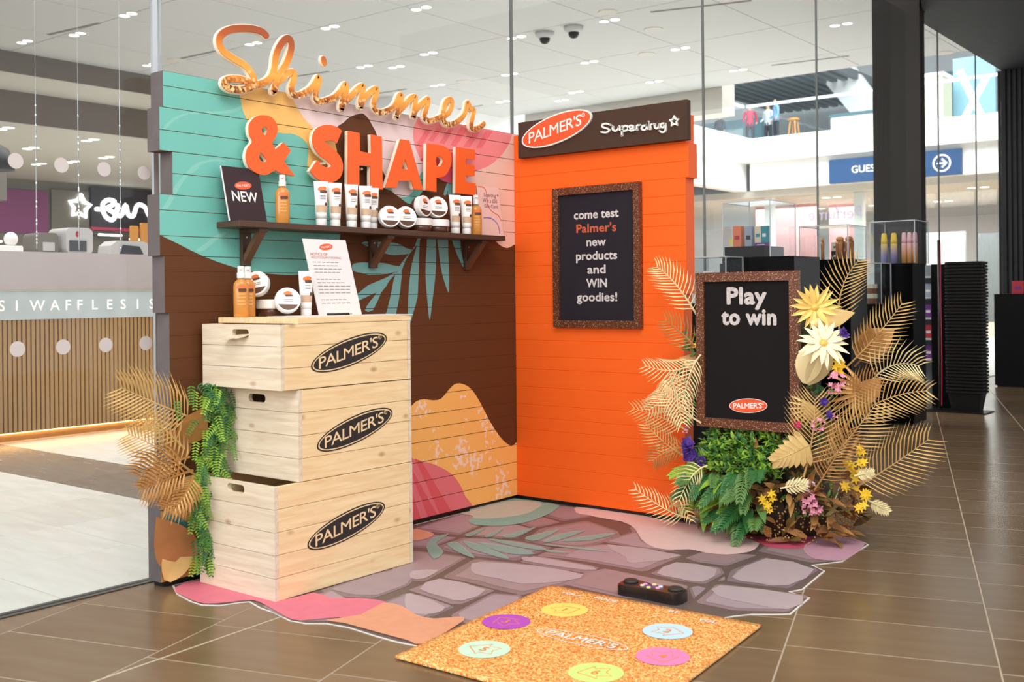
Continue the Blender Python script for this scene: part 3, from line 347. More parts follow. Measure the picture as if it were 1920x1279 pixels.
FRONDS = [((1.784,0.12,0.926),(1.799,0.1,1.12),(1.895,0.07,1.263),0.13,22,1),((1.822,0.1,0.784),(1.961,0.08,0.922),(2.09,0.05,1.072),0.12,24,1),((1.913,0.12,0.705),(2.021,0.1,0.795),(2.154,0.07,0.799),0.13,20,2),((1.832,0.05,0.526),(2.005,0.03,0.647),(2.21,0.0,0.703),0.13,26,1),((1.717,-0.14,0.311),(1.767,-0.16,0.494),(1.793,-0.19,0.664),0.17,24,1),((1.809,-0.1,0.375),(1.922,-0.12,0.504),(2.046,-0.15,0.653),0.15,24,1),((1.84,0.1,0.234),(2.013,0.08,0.352),(2.197,0.05,0.495),0.17,26,1),((1.774,-0.16,0.263),(1.876,-0.18,0.415),(1.956,-0.21,0.55),0.1,26,3),((1.194,-0.1,0.988),(1.089,-0.12,1.151),(0.989,-0.15,1.252),0.11,22,2),((1.212,-0.13,0.844),(1.132,-0.15,0.924),(1.05,-0.18,0.995),0.1,16,3),((1.218,-0.15,0.827),(1.102,-0.17,0.76),(0.944,-0.2,0.778),0.1,20,2),((1.234,-0.17,0.836),(1.185,-0.19,0.74),(1.161,-0.22,0.592),0.09,18,2),((1.082,-0.15,0.758),(1.06,-0.17,0.656),(0.967,-0.2,0.563),0.11,20,2),((1.053,-0.16,0.782),(1.1,-0.18,0.659),(1.156,-0.21,0.516),0.12,22,2),((1.232,-0.17,0.519),(1.124,-0.19,0.586),(1.06,-0.22,0.659),0.1,18,2),((1.14,-0.13,0.469),(1.021,-0.15,0.524),(0.865,-0.18,0.566),0.1,20,1),((1.166,-0.15,0.398),(1.063,-0.17,0.378),(0.988,-0.2,0.323),0.09,16,3),((1.113,-0.13,0.353),(1.022,-0.15,0.41),(0.935,-0.18,0.494),0.09,18,1),((1.278,-0.2,0.329),(1.207,-0.22,0.274),(1.155,-0.25,0.153),0.09,16,2),((1.15,-0.14,0.061),(1.031,-0.16,0.093),(0.876,-0.19,0.18),0.09,20,2),((1.058,-0.18,0.095),(1.126,-0.2,0.137),(1.209,-0.23,0.066),0.06,14,1),((1.822,-0.05,0.628),(1.924,-0.07,0.695),(2.027,-0.1,0.76),0.11,18,3),((1.851,0.12,0.785),(1.919,0.1,0.861),(1.964,0.07,0.934),0.11,20,3)]
LEAVES = [('monstera',(1.689,-0.22,0.418),0.11,205),('heart',(1.79,-0.17,0.815),0.12,250),('curl',(1.843,-0.1,1.027),0.12,20),('curl',(1.794,-0.08,0.991),0.11,330),('brown',(1.936,0.15,0.895),0.15,30),('brown',(1.95,0.02,0.69),0.11,40),('fan',(1.905,-0.08,0.671),0.14,200),('fan',(1.747,-0.16,0.585),0.1,230),('brown',(1.18,-0.08,0.784),0.13,160),('small',(2.01,-0.05,0.204),0.06,330),('small',(1.975,-0.12,0.346),0.05,10),('small',(1.716,-0.25,0.287),0.07,10)]
FLOWERS = [('cream_daisy',(1.833,-0.19,0.902),0.105),('gold_daisy',(1.767,-0.12,1.054),0.1),('yellow',(1.899,-0.16,0.824),0.035),('yellow',(1.887,-0.17,0.79),0.03),('yellow',(1.865,0.097,0.298),0.035),('yellow',(1.844,0.055,0.348),0.035),('yellow',(1.969,-0.13,0.396),0.03),('yellow',(1.844,-0.003,0.261),0.03),('yellow',(1.863,0.054,0.249),0.03),('yellow',(1.978,-0.14,0.252),0.035),('yellow',(1.973,-0.15,0.214),0.03),('yellow',(1.564,-0.214,0.197),0.03),('yellow',(1.603,-0.207,0.225),0.03),('yellow',(1.577,-0.204,0.169),0.025),('yellow',(1.187,-0.13,0.875),0.025),('yellow',(1.964,-0.12,0.451),0.025),('pink',(1.891,-0.19,0.746),0.045),('pink',(1.881,-0.2,0.712),0.035),('pink',(1.739,-0.133,0.213),0.04),('pink',(1.755,-0.111,0.179),0.04),('pink',(1.731,-0.129,0.171),0.035),('palepink',(1.743,-0.132,0.271),0.03),('pink',(1.812,-0.2,0.552),0.035),('rose',(1.723,-0.2,0.551),0.025),('pink',(1.148,-0.17,0.479),0.02),('pink',(1.863,-0.15,0.582),0.02),('purple',(1.186,-0.2,0.406),0.045),('purple',(1.149,-0.088,0.339),0.045),('purple',(1.175,-0.2,0.348),0.035),('purple',(1.223,-0.151,0.337),0.03),('purple',(1.913,-0.15,0.943),0.025),('purple',(1.421,-0.179,0.081),0.035),('purple',(1.832,-0.18,0.65),0.025),('purple',(1.851,-0.18,0.595),0.02)]
BUSH = [(1.227,-0.16,0.48),(1.624,-0.16,0.504),(1.201,-0.16,0.316),(1.575,-0.16,0.345),(1.204,-0.16,0.067),(1.964,-0.16,0.129)]
LFRONDS = [((0.06,-2.083,0.639),(0.08,-2.258,0.715),(0.11,-2.45,0.8),0.16,28,1),((0.06,-2.1,0.427),(0.08,-2.268,0.55),(0.11,-2.42,0.627),0.13,24,1),((0.12,-2.154,0.46),(0.14,-2.272,0.447),(0.17,-2.397,0.427),0.12,18,3),((0.1,-2.153,0.51),(0.12,-2.282,0.496),(0.15,-2.4,0.473),0.13,18,3),((0.13,-2.172,0.403),(0.15,-2.232,0.372),(0.18,-2.319,0.349),0.1,14,3),((0.05,-2.143,0.535),(0.07,-2.251,0.629),(0.1,-2.338,0.668),0.1,16,1),((0.13,-2.16,0.442),(0.15,-2.197,0.398),(0.18,-2.279,0.333),0.09,14,3)]
LPTS = [(0.08,-2.057,0.776),(0.08,-2.018,0.673),(0.08,-2.041,0.485),(0.08,-2.089,0.386),(0.08,-2.1,0.262),(0.08,-2.074,0.112),(0.08,-2.14,0.599),(0.08,-2.182,0.121),(0.08,-2.251,0.033),(0.08,-2.147,0.208)]
DOWNLIGHTS = [(-14.0,4.35),(-12.86,4.66),(-11.14,4.53),(-14.0,6.74),(-7.48,7.2),(-9.38,7.06),(-11.21,6.95),(-11.11,9.46),(-9.45,9.47),(-10.68,9.89),(-11.29,11.71),(-7.51,9.57),(-9.48,11.84),(-5.7,9.68),(-5.81,12.14),(-7.66,11.97),(-7.69,14.37),(-9.56,14.23),(-5.87,14.51),(-2.96,12.38),(-11.44,14.05),(-10.37,14.82)]
SLOTS = [((-13.25,4.37),(-11.93,4.52)),((-13.17,6.81),(-12.17,6.87)),((-12.76,9.21),(-11.95,9.32)),((-12.83,11.52),(-12.05,11.57)),((-4.94,9.68),(-3.45,10.11)),((-5.18,14.53),(-3.73,14.72)),((-13.12,14.12),(-12.08,14.09))]
DISCS = [(-13.29,6.83),(-5.44,9.24),(-5.46,10.63),(-6.49,12.11),(-10.63,11.78),(-2.29,15.65)]
CAMS = [(-6.95,9.62),(-6.36,9.62)]
# ------------------------------------------------------------------ palette
mat('brown_paint', (98, 58, 32), 0.6, spec=.25, noise=.05, scale=5, stretch=(1, .3, 6), bump=.05)
mat('teal_paint', (116, 194, 182), 0.5, noise=.03, scale=5)
mat('swirl_paint', (136, 204, 190), 0.5, noise=.02)
mat('yellow_paint', (250, 196, 112), 0.5, noise=.03)
mat('lilac_paint', (238, 214, 214), 0.5, noise=.03)
mat('peach_paint', (244, 208, 192), 0.5, noise=.03)
mat('pink_paint', (250, 146, 148), 0.5, noise=.03)
mat('stripe_paint', (244, 118, 124), 0.5, noise=.03)
mat('magenta_paint', (232, 92, 118), 0.5, noise=.04)
mat('leaf_paint', (118, 172, 170), 0.5, noise=.04)
mat('pinklow_paint', (232, 120, 128), 0.5, noise=.03)
mat('stripelow_paint', (226, 92, 100), 0.5, noise=.03)
mat('tan_paint', (214, 160, 98), 0.5, noise=.06)
mat('tealtri_paint', (88, 156, 156), 0.5, noise=.04)
m_, nt, b_ = nodes_of('yelprint_paint', 0.5)
mp = mapped(nt, (1, 1, 1)); n1 = N(nt, 'ShaderNodeTexNoise'); n1.inputs['Scale'].default_value = 34; n1.inputs['Detail'].default_value = 5
n2 = N(nt, 'ShaderNodeTexNoise'); n2.inputs['Scale'].default_value = 5; n2.inputs['Detail'].default_value = 2
nt.links.new(mp.outputs[0], n1.inputs['Vector']); nt.links.new(mp.outputs[0], n2.inputs['Vector'])
ad = N(nt, 'ShaderNodeMath', operation='MULTIPLY'); nt.links.new(n1.outputs['Fac'], ad.inputs[0]); nt.links.new(n2.outputs['Fac'], ad.inputs[1])
rr = ramp(nt, [(0.325, (255, 194, 108)), (0.35, (252, 222, 200))]); nt.links.new(ad.outputs[0], rr.inputs[0]); nt.links.new(rr.outputs[0], b_.inputs['Base Color'])
mat('grey_edge', (104, 96, 96), 0.75, noise=.14, scale=14)
mat('orange_paint', (252, 104, 32), 0.6, spec=.2, noise=.03, scale=4, stretch=(.3, 1, 6))
mat('orange_edge', (244, 100, 34), 0.5, noise=.03)
mat('black_base', (22, 20, 20), 0.5)
mat('grout', (178, 162, 140), 0.7, noise=.1)
mat('dark_shelf', (80, 54, 38), 0.45, noise=.12, scale=6, stretch=(1, .25, 8))
mat('shelf_edge', (104, 72, 50), 0.5, noise=.1)
mat('letter_orange', (255, 102, 36), 0.42, noise=.02)
mat('letter_edge', (250, 236, 214), 0.6, noise=.02)
mat('sign_brown', (74, 53, 42), 0.6, noise=.04, spec=.2)
mat('logo_orange', (238, 88, 40), 0.45, noise=.02)
mat('print_white', (244, 240, 234), 0.5, noise=.02)
mat('white_plastic', (246, 244, 240), 0.35, noise=.015)
mat('chalk_white', (206, 198, 196), 0.9, noise=.3, scale=60)
mat('chalk_orange', (200, 92, 62), 0.9, noise=.25, scale=60)
mat('chalkboard', (42, 37, 44), 0.8, noise=.16, scale=4, spec=.15)
mat('chalkboard_black', (30, 27, 27), 0.8, noise=.08, scale=4, spec=.12)
mat('print_black', (40, 34, 32), 0.55, noise=.08, scale=20)
mat('print_cream', (246, 214, 168), 0.55, noise=.03)
mat('card_dark', (60, 44, 48), 0.6, noise=.04, spec=.2)
mat('paper', (232, 226, 226), 0.7, noise=.02)
mat('ink_grey', (150, 142, 144), 0.8)
mat('ink_red', (206, 110, 92), 0.8)
mat('amber', (208, 138, 62), 0.18, noise=.1, scale=30)
mat('amber_label', (232, 168, 92), 0.4, noise=.1, scale=60)
mat('brown_jar', (86, 50, 34), 0.3, noise=.05)
mat('pack_orange', (232, 120, 62), 0.4)
mat('pack_brown', (92, 58, 42), 0.4)
mat('pack_tan', (206, 172, 142), 0.4, noise=.12, scale=40)
wood_mat('pine_y', (240, 204, 152), (254, 228, 182), (170, 118, 72), 'y')
wood_mat('pine_x', (220, 200, 172), (240, 225, 202), (168, 118, 76), 'x')  # same pine; the cooler, whiter light on the crate fronts is put into its colour
glitter_mat('brown_glitter', (86, 46, 30), (124, 70, 44), (246, 206, 160), 420, p=(.2, .9, .995))
glitter_mat('mat_glitter', (206, 98, 28), (252, 172, 80), (255, 232, 160), 230, rough=.5, metal=.0)
# Shimmer word: printed gradient running down the letters, glitter towards the baseline
m_, nt, b_ = nodes_of('shimmer_print', 0.4)
mp = mapped(nt, (1, 1, 1)); sx = N(nt, 'ShaderNodeSeparateXYZ'); nt.links.new(mp.outputs[0], sx.inputs[0])
mr = N(nt, 'ShaderNodeMapRange'); mr.inputs[1].default_value = 0.03; mr.inputs[2].default_value = 0.31; nt.links.new(sx.outputs[2], mr.inputs[0])
g = ramp(nt, [(0.0, (150, 78, 22)), (0.16, (226, 130, 38)), (0.36, (255, 180, 78)), (0.6, (244, 150, 50)), (0.8, (192, 92, 34)), (1.0, (166, 82, 40))]); nt.links.new(mr.outputs[0], g.inputs[0])
vo = N(nt, 'ShaderNodeTexVoronoi'); vo.inputs['Scale'].default_value = 90; nt.links.new(mp.outputs[0], vo.inputs['Vector'])
sc_ = N(nt, 'ShaderNodeSeparateColor'); nt.links.new(vo.outputs['Color'], sc_.inputs[0])
g2 = ramp(nt, [(0.15, (120, 58, 14)), (0.6, (216, 128, 40)), (0.95, (255, 226, 160))]); nt.links.new(sc_.outputs[0], g2.inputs[0])
mk = N(nt, 'ShaderNodeMapRange'); mk.inputs[1].default_value = 0.10; mk.inputs[2].default_value = 0.055; nt.links.new(sx.outputs[2], mk.inputs[0])
mx = N(nt, 'ShaderNodeMix', data_type='RGBA'); nt.links.new(mk.outputs[0], mx.inputs[0]); nt.links.new(g.outputs[0], mx.inputs[6]); nt.links.new(g2.outputs[0], mx.inputs[7])
v2 = N(nt, 'ShaderNodeTexVoronoi'); v2.inputs['Scale'].default_value = 26; nt.links.new(mp.outputs[0], v2.inputs['Vector'])
k2 = ramp(nt, [(0.16, (255, 255, 255)), (0.24, (0, 0, 0))]); nt.links.new(v2.outputs['Distance'], k2.inputs[0])
mk2 = N(nt, 'ShaderNodeMapRange'); mk2.inputs[1].default_value = 0.19; mk2.inputs[2].default_value = 0.11; mk2.inputs[4].default_value = 0.6; nt.links.new(sx.outputs[2], mk2.inputs[0])
mm = N(nt, 'ShaderNodeMath', operation='MULTIPLY'); nt.links.new(k2.outputs[0], mm.inputs[0]); nt.links.new(mk2.outputs[0], mm.inputs[1])
mx2 = N(nt, 'ShaderNodeMix', data_type='RGBA'); mx2.inputs[7].default_value = (*lin((255, 224, 160)), 1)
nt.links.new(mm.outputs[0], mx2.inputs[0]); nt.links.new(mx.outputs[2], mx2.inputs[6]); nt.links.new(mx2.outputs[2], b_.inputs['Base Color'])
glass_mat('clear_glass', (0.93, 0.95, 0.945), 1.0)
glass_mat('acrylic', (0.94, 0.965, 0.975), 1.3)
mat('steel', (190, 188, 186), 0.3, 0.9, noise=.05)
mat('dark_metal', (40, 38, 40), 0.4, 0.6)

# ------------------------------------------------------------------ floor of the concourse: tiles over a grout bed
def tile_mat(name, a, b_c, rough):
    m, nt, b = nodes_of(name, rough)
    oi = N(nt, 'ShaderNodeObjectInfo'); mp = mapped(nt, (1.2, 7, 1)); nz = N(nt, 'ShaderNodeTexNoise'); nz.inputs['Scale'].default_value = 2.2; nz.inputs['Detail'].default_value = 6
    nt.links.new(mp.outputs[0], nz.inputs['Vector'])
    av = N(nt, 'ShaderNodeMath', operation='MULTIPLY_ADD'); av.inputs[1].default_value = 0.45; nt.links.new(oi.outputs['Random'], av.inputs[0]); nt.links.new(nz.outputs['Fac'], av.inputs[2])
    r = ramp(nt, [(0.3, a), (1.0, b_c)]); nt.links.new(av.outputs[0], r.inputs[0]); nt.links.new(r.outputs[0], b.inputs['Base Color'])
    rg = N(nt, 'ShaderNodeMapRange'); rg.inputs[3].default_value = rough - .04; rg.inputs[4].default_value = rough + .06; nt.links.new(nz.outputs['Fac'], rg.inputs[0]); nt.links.new(rg.outputs[0], b.inputs['Roughness'])
    return m
tile_mat('dark_tile', (110, 85, 60), (126, 104, 80), 0.22)
tile_mat('white_tile', (226, 222, 216), (242, 240, 236), 0.22)
tile_mat('grey_tile', (122, 114, 110), (140, 132, 126), 0.25)
GX = -0.14
mb = MB(); mb.box(-30, 12, -12, 40, -0.12, -0.0008)
floor = struct(mb.build('floor', 'grout'))
TA = math.radians(18.2); T1 = Vector((-math.sin(TA), math.cos(TA), 0)); T2 = Vector((math.cos(TA), math.sin(TA), 0))
TWd, THt = 0.622, 0.345
tm = MB(); g_ = 0.0022
tm.box(-TWd / 2 + g_, TWd / 2 - g_, -THt / 2 + g_, THt / 2 - g_, -0.006, 0.0)
tile_me = tm.build('tile', 'dark_tile', floor, bevel=0.0012)
tme = tile_me.data; COL.objects.unlink(tile_me); bpy.data.objects.remove(tile_me)
def cam_uv(p):
    q = Vector(p) - Vector((3.627, -4.571, 1.12)); d = q.dot(_f)
    return (q.dot(_r) / d * 1990, q.dot(_u) / d * 1990, d) if d > 0.3 else None
spots = []
rest = MB()
for i in range(-24, 30):
    for j in range(-14, 60):
        c2 = 1.645 + TWd * (i + 0.5); c1 = -0.290 + THt * (j + 0.5) - (0.06 if i % 2 else 0)
        p = T2 * c2 + T1 * c1
        cs = [p + T2 * sx_ * TWd / 2 + T1 * sy_ * THt / 2 for sx_ in (-1, 1) for sy_ in (-1, 1)]
        if max(c.x for c in cs) < GX + 0.02 or p.x > 9: continue
        uvs = [cam_uv(c) for c in cs]
        if any(u is None for u in uvs):
            continue
        vis = max(u[0] for u in uvs) > -990 and min(u[0] for u in uvs) < 990 and min(u[1] for u in uvs) < 560 and max(u[1] for u in uvs) > -760
        spots.append((uvs[0][2] if vis else 99 + uvs[0][2], p, min(c.x for c in cs) < GX))
spots.sort(key=lambda s: s[0])
for k, (d, p, edge) in enumerate(spots):
    if d < 90 and k < 290:
        if edge:                                    # tiles cut along the glass line
            e = MB()
            pl = [(p + T2 * a * (TWd / 2 - g_) + T1 * b * (THt / 2 - g_)) for a, b in ((-1, -1), (1, -1), (1, 1), (-1, 1))]
            pl = clip([(v.x, v.y) for v in pl], 0, GX, True)
            if len(pl) > 2:
                e.prism([pl], FL, -0.006, 0.0, back=False); e.build('tile', 'dark_tile', floor)
            continue
        o = inst('tile', tme, floor); o.location = p; o.rotation_euler = (0, 0, TA)
    elif p.x > GX + 0.4 and d < 160:
        rest.add([p + T2 * a * (TWd / 2 - g_) + T1 * b * (THt / 2 - g_) + Vector((0, 0, -.0005)) for a, b in ((-1, -1), (1, -1), (1, 1), (-1, 1))], [(0, 1, 2, 3)])
ro = rest.build('tile_field', 'dark_tile', floor); ro['kind'] = 'stuff'
# pale floor inside the shop, behind the glass
wf = []
for i in range(0, 34):
    for j in range(-2, 46):
        x1 = GX - 0.02 - i * 0.62; y0 = -7.0 + j * 0.64
        c = Vector((x1 - .31, y0 + .32, 0)); u = cam_uv(c)
        if u is None or abs(u[0]) > 1250: continue
        wf.append((u[2], x1, y0, 'grey_tile' if -1.3 < y0 < -1.2 else 'white_tile'))
wt = {}
for nm in ('white_tile', 'grey_tile'):
    t = MB(); t.box(-0.62 + .0015, -.0015, .0015, 0.64 - .0015, -0.006, 0.0); q = t.build('tile', nm, floor, bevel=.001); wt[nm] = q.data; bpy.data.objects.remove(q)
wf.sort()
far = MB()
for k, (d, x1, y0, nm) in enumerate(wf):
    if k < 290: o = inst('tile', wt[nm], floor); o.location = (x1, y0, 0)
    else: far.add([(x1 - .62 + .002, y0 + .002, 0), (x1 - .002, y0 + .002, 0), (x1 - .002, y0 + .638, 0), (x1 - .62 + .002, y0 + .638, 0)], [(0, 1, 2, 3)])
if far.v: fo = far.build('tile_field', 'white_tile', floor); fo['kind'] = 'stuff'
mb = MB(); mb.prism([[(0.722, -2.95), (0.728, -2.95), (0.662, -2.12), (0.656, -2.12)]], FL, -0.002, 0.0012)
mat('brass', (206, 192, 166), 0.5, 0.1)
struct(mb.build('trim_1', 'brass'))
mb = MB(); mb.box(GX - .03, GX + .03, -8, 10.8, -0.004, 0.004); mat('track', (70, 68, 66), .4, .6); struct(mb.build('trim_2', 'track'))

# ------------------------------------------------------------------ left display wall with painted planks
ZS = [2.008, 1.950, 1.866, 1.777, 1.696, 1.611, 1.527, 1.465, 1.366, 1.288, 1.227, 1.130, 1.065, 0.974, 0.885, 0.797, 0.728, 0.630, 0.535, 0.465, 0.400, 0.301, 0.205, 0.110, 0.022]
def left_end(z):
    for lo, y in ((1.863, -2.189), (1.693, -2.206), (1.524, -2.15), (1.286, -2.209), (1.063, -2.19), (0.40, -2.171)):
        if z > lo: return y
    return -2.219
slots = ['brown_paint', 'grey_edge']
for n, _ in MURAL:
    if n + '_paint' not in slots: slots.append(n + '_paint')
LAY = []
PI_ = 0
for li, (n, polys) in enumerate(MURAL):
    mi = slots.index(n + '_paint')
    for p in polys:
        if n not in ('tan', 'stripe', 'stripelow', 'tealtri'): p = smooth_poly(p, 2)
        PI_ += 1; fl_, t = tris([p]); LAY.append((PI_, mi, [[fl_[i] for i in tr] for tr in t]))
dw = thing('display_wall', 'plank display wall with teal, yellow, pink and brown mural', 'wall panel', (0, -1.1, 0))
TK = 0.083; CH = 0.0014
for r in range(len(ZS) - 1):
    z1, z0 = ZS[r], ZS[r + 1]; y0 = left_end((z0 + z1) / 2); y1 = 0.080
    mb = MB()
    sec = [(-TK, z0), (-CH, z0), (0, z0 + CH), (0, z1 - CH), (-CH, z1), (-TK, z1)]
    A = [(x, y0, z) for x, z in sec]; B = [(x, y1, z) for x, z in sec]
    mb.add(A + B, [(i, (i + 1) % 6, 6 + (i + 1) % 6, 6 + i) for i in range(6)], 0)
    mb.add(A, [(5, 4, 3, 2, 1, 0)], 1); mb.add(B, [(0, 1, 2, 3, 4, 5)], 1)
    for li, mi, ts in LAY:
        for t in ts:
            q = t
            for ax, lim, gt in ((1, z0 + CH, True), (1, z1 - CH, False), (0, y0, True), (0, y1, False)):
                q = clip(q, ax, lim, gt)
                if len(q) < 3: break
            if len(q) >= 3:
                d = 0.00003 * (li + 1)
                mb.add([(d, a, b) for a, b in q], [tuple(range(len(q)))], mi)
    # fill the chamfers with the row colours so that the painted joints read as thin shadow lines
    mb.build('plank', slots, dw)
mb = MB(); mb.box(-0.075, -0.012, -2.20, 0.078, 0.0, 0.022); mb.build('plinth_strip', 'black_base', dw)
# ------------------------------------------------------------------ orange wall
ow = thing('orange_wall', 'bright orange plank wall panel with stepped outer edge', 'wall panel', (0.53, 0.04, 0))
def right_end(z):
    for lo, x in ((1.86, 1.069), (1.69, 1.085), (1.12, 1.066)):
        if z > lo: return x
    return 1.05
for r in range(len(ZS) - 1):
    z1, z0 = ZS[r] - .010, ZS[r + 1] - (.010 if r < len(ZS) - 2 else 0); x1 = right_end((z0 + z1) / 2); x0 = 0.002
    mb = MB(); CO = .0024; sec = [(TK, z0), (CO, z0), (0, z0 + CO), (0, z1 - CO), (CO, z1), (TK, z1)]
    A = [(x0, y, z) for y, z in sec]; B = [(x1, y, z) for y, z in sec]
    mb.add(A + B, [(6 + i, 6 + (i + 1) % 6, (i + 1) % 6, i) for i in range(6)], 0); mb.add(A, [(0, 1, 2, 3, 4, 5)], 0); mb.add(B, [(5, 4, 3, 2, 1, 0)], 1)
    mb.build('plank', ['orange_paint', 'orange_edge'], ow)
mb = MB(); mb.box(-0.010, 1.02, 0.012, 0.075, 0.0, 0.022); mb.build('plinth_strip', 'black_base', ow)

# ------------------------------------------------------------------ logo printer
def oval_logo(mb, fr, cx, cy, a, b, k, d, fill, line, thick=0.0004, ring=True, textw=1.55, off=0.03):
    """sheared oval with PALMER'S inside; fill and line are slot numbers"""
    if ring:
        mb.flat([ell(cx, cy, a, b, k)], fr, d, fill)
        mb.flat([ell(cx, cy, a * .965, b * .90, k)], fr, d + thick, line)
        mb.flat([ell(cx, cy, a * .935, b * .82, k)], fr, d + thick * 2, fill)
    mb.text("PALMER'S", fr, cx - a * .03, cy, b * 1.12, d + thick * 3, line, off=off, width=a * textw, k=k, space=.92)
    mb.text("R", fr, cx + a * .80, cy + b * .28 + k * a * .80, b * .2, d + thick * 3, line)
    ro_ = ell(cx + a * .80, cy + b * .28 + k * a * .80, b * .16, b * .16, n=16); ri_ = ell(cx + a * .80, cy + b * .28 + k * a * .80, b * .12, b * .12, n=16)
    mb.flat([ro_, ri_], fr, d + thick * 3, line)

# ------------------------------------------------------------------ Shimmer word and the five letters with ampersand
sh = thing('shimmer_lettering', 'golden glitter cursive Shimmer cut-out along the top of the mural wall', 'lettering', (0.055, -1.1, 1.93))
face = MB(); edge = MB()
for pts, w in SHIMMER:
    q = smooth_line(pts, 4)
    face.ribbon(q, w * 1.34, LW, 0.044, 0.0555, 0, step=2e-5)
    edge.ribbon(q, w * 1.34 + 0.0038, LW, 0.036, 0.050, 0, step=2e-5)
c_ = IDOT[0]
face.prism([ell(c_[0], c_[1], .014, .022, n=20, rot=.35)], LW, .044, .0555); edge.prism([ell(c_[0], c_[1], .018, .026, n=20, rot=.35)], LW, .036, .05)
sf = face.build('face', 'shimmer_print', sh); edge.build('edge', 'letter_edge', sh)
mb = MB()
for a_, b_i in ((1, 2), (3, 4)):
    mb.tube([LW.p(*IDOT[a_], .043), LW.p(*IDOT[b_i], .043)], .0025, 5)
mb.tube([(-0.01, -1.9, 1.985), (0.04, -1.9, 1.985)], .004, 5)
mb.build('dot_rod', 'acrylic', sh)
def wide_ribbon_poly(pts, w):
    q = smooth_line(pts, 5); n = len(q); L = []; R = []
    for i, p in enumerate(q):
        a = q[max(i - 1, 0)]; b = q[min(i + 1, n - 1)]; dx, dy = b[0] - a[0], b[1] - a[1]; l = math.hypot(dx, dy)
        L.append((p[0] - dy / l * w, p[1] + dx / l * w)); R.append((p[0] + dy / l * w, p[1] - dx / l * w))
    return R + L[::-1]
for key, nm, lab in (('amp', 'ampersand_sign', 'orange ampersand standing off the mural wall'), ('S', 'letter_sign', 'orange block letter S between ampersand and H'), ('H', 'letter_sign', 'orange block letter H of the word SHAPE'),
                     ('A', 'letter_sign', 'orange block letter A in the middle of SHAPE'), ('P', 'letter_sign', 'orange block letter P of the word SHAPE'), ('E', 'letter_sign', 'orange block letter E ending the word SHAPE')):
    polys = LETTERS[key]
    if key == 'S': polys = [wide_ribbon_poly(polys[0], 0.034)]
    elif key == 'amp':
        o_ = polys[0]; polys = [smooth_poly(o_[18:] + o_[:6], 1)] and [o_] + [smooth_poly(h, 3) for h in polys[1:]]
        # round the bowls, keep the arm corners sharp
        n = len(o_); sharp = {5, 6, 7, 8, 9, 10, 12}
        rnd = []
        for i in range(n):
            p0, p1, p2, p3 = o_[i - 1], o_[i], o_[(i + 1) % n], o_[(i + 2) % n]
            rnd.append(p1)
            if i not in sharp and (i + 1) % n not in sharp:
                for t in (.33, .66): rnd.append(tuple(0.5 * (2 * b + (c - a) * t + (2 * a - 5 * b + 4 * c - d) * t * t + (3 * b - a - 3 * c + d) * t ** 3) for a, b, c, d in zip(p0, p1, p2, p3)))
        polys[0] = rnd
    elif key == 'P':
        o_ = polys[0]; polys = [o_[:1] + smooth_line(o_[1:7], 4) + o_[7:], smooth_poly(polys[1], 2)]
    cy = sum(p[0] for p in polys[0]) / len(polys[0]); cz = min(p[1] for p in polys[0])
    t = thing(nm, lab, 'letter', (0.04, cy, cz))
    mb = MB(); mb.prism(polys, LW, 0.049, 0.055, 0, 0); mb.build('face', 'letter_orange', t)
    mb = MB(); mb.prism(polys, LW, 0.030, 0.049, 0); mb.build('edge', 'letter_edge', t)
    mb = MB()
    ins = polys[0][0]; mb.tube([(0.0, cy, cz + .09), (0.032, cy, cz + .09)], .006, 6); mb.build('standoff', 'white_plastic', t)

# ------------------------------------------------------------------ shelf with three brackets
sf_ = thing('wall_shelf', 'dark brown wooden shelf fixed across the mural wall', 'shelf', (0.075, -1.1, 1.405))
mb = MB(); mb.box(0.0025, 0.15, -1.949, -0.264, 1.405, 1.430); mb.build('board', 'dark_shelf', sf_, bevel=.002)
for y in (-1.815, -1.085, -0.41):
    mb = MB(); mb.box(0.0025, 0.022, y - .022, y + .022, 1.255, 1.405); mb.box(.022, .135, y - .022, y + .022, 1.388, 1.405)
    br = mb.build('bracket', 'dark_shelf', sf_, bevel=.0015)
    mb = MB(); p = [(.02, 1.262), (.02, 1.295), (.098, 1.389), (.128, 1.389)]
    f2 = Fr((0, y + .017, 0), (1, 0, 0), (0, 0, 1)); mb.prism([[p[0], p[3], p[2], p[1]]], f2, 0, .034); mb.build('brace', 'shelf_edge', br)
    mb = MB(); mb.lathe([(0, 0), (.004, 0), (.004, .0015), (0, .002)], (.022, y, 1.372), 8, mtx=Matrix.Rotation(PI / 2, 3, 'Y')); mb.build('screw', 'steel', br)

# ------------------------------------------------------------------ header sign, chalkboard, play sign
hs = thing('header_sign', 'dark brown header board with oval brand logo and white script on orange wall', 'sign', (0.58, -0.02, 1.864))
mb = MB(); mb.box(0.062, 1.10, -0.040, -0.002, 1.864, 2.058); mb.build('board', 'sign_brown', hs, bevel=.0015)
mb = MB(); mb.prism([ell(.325, 1.995, .228, .078, .184)], OW, .040, .052, 1, 1); oval_logo(mb, OW, .325, 1.995, .222, .073, .184, .0522, 0, 1, ring=False, off=.008); mb.flat([ell(.325, 1.995, .220, .071, .184)], OW, .0521, 0)
mb.v, mb.f, mb.m = mb.v, mb.f, mb.m
mb.build('oval_logo', ['logo_orange', 'print_white'], hs)
mb = MB()
for s_ in SDRUG: mb.ribbon(smooth_line(s_, 4), .0043, OW, .040, .052)
mb.build('script', 'print_white', hs)
def star(cx, cy, r, r2, rot=0): return [(cx + (r if i % 2 == 0 else r2) * math.sin(rot + PI * i / 5), cy + (r if i % 2 == 0 else r2) * math.cos(rot + PI * i / 5)) for i in range(10)]
mb = MB(); mb.prism([star(1.035, 1.958, .030, .0165), star(1.035, 1.957, .017, .0085)], OW, .040, .052); mb.build('star', 'print_white', hs)

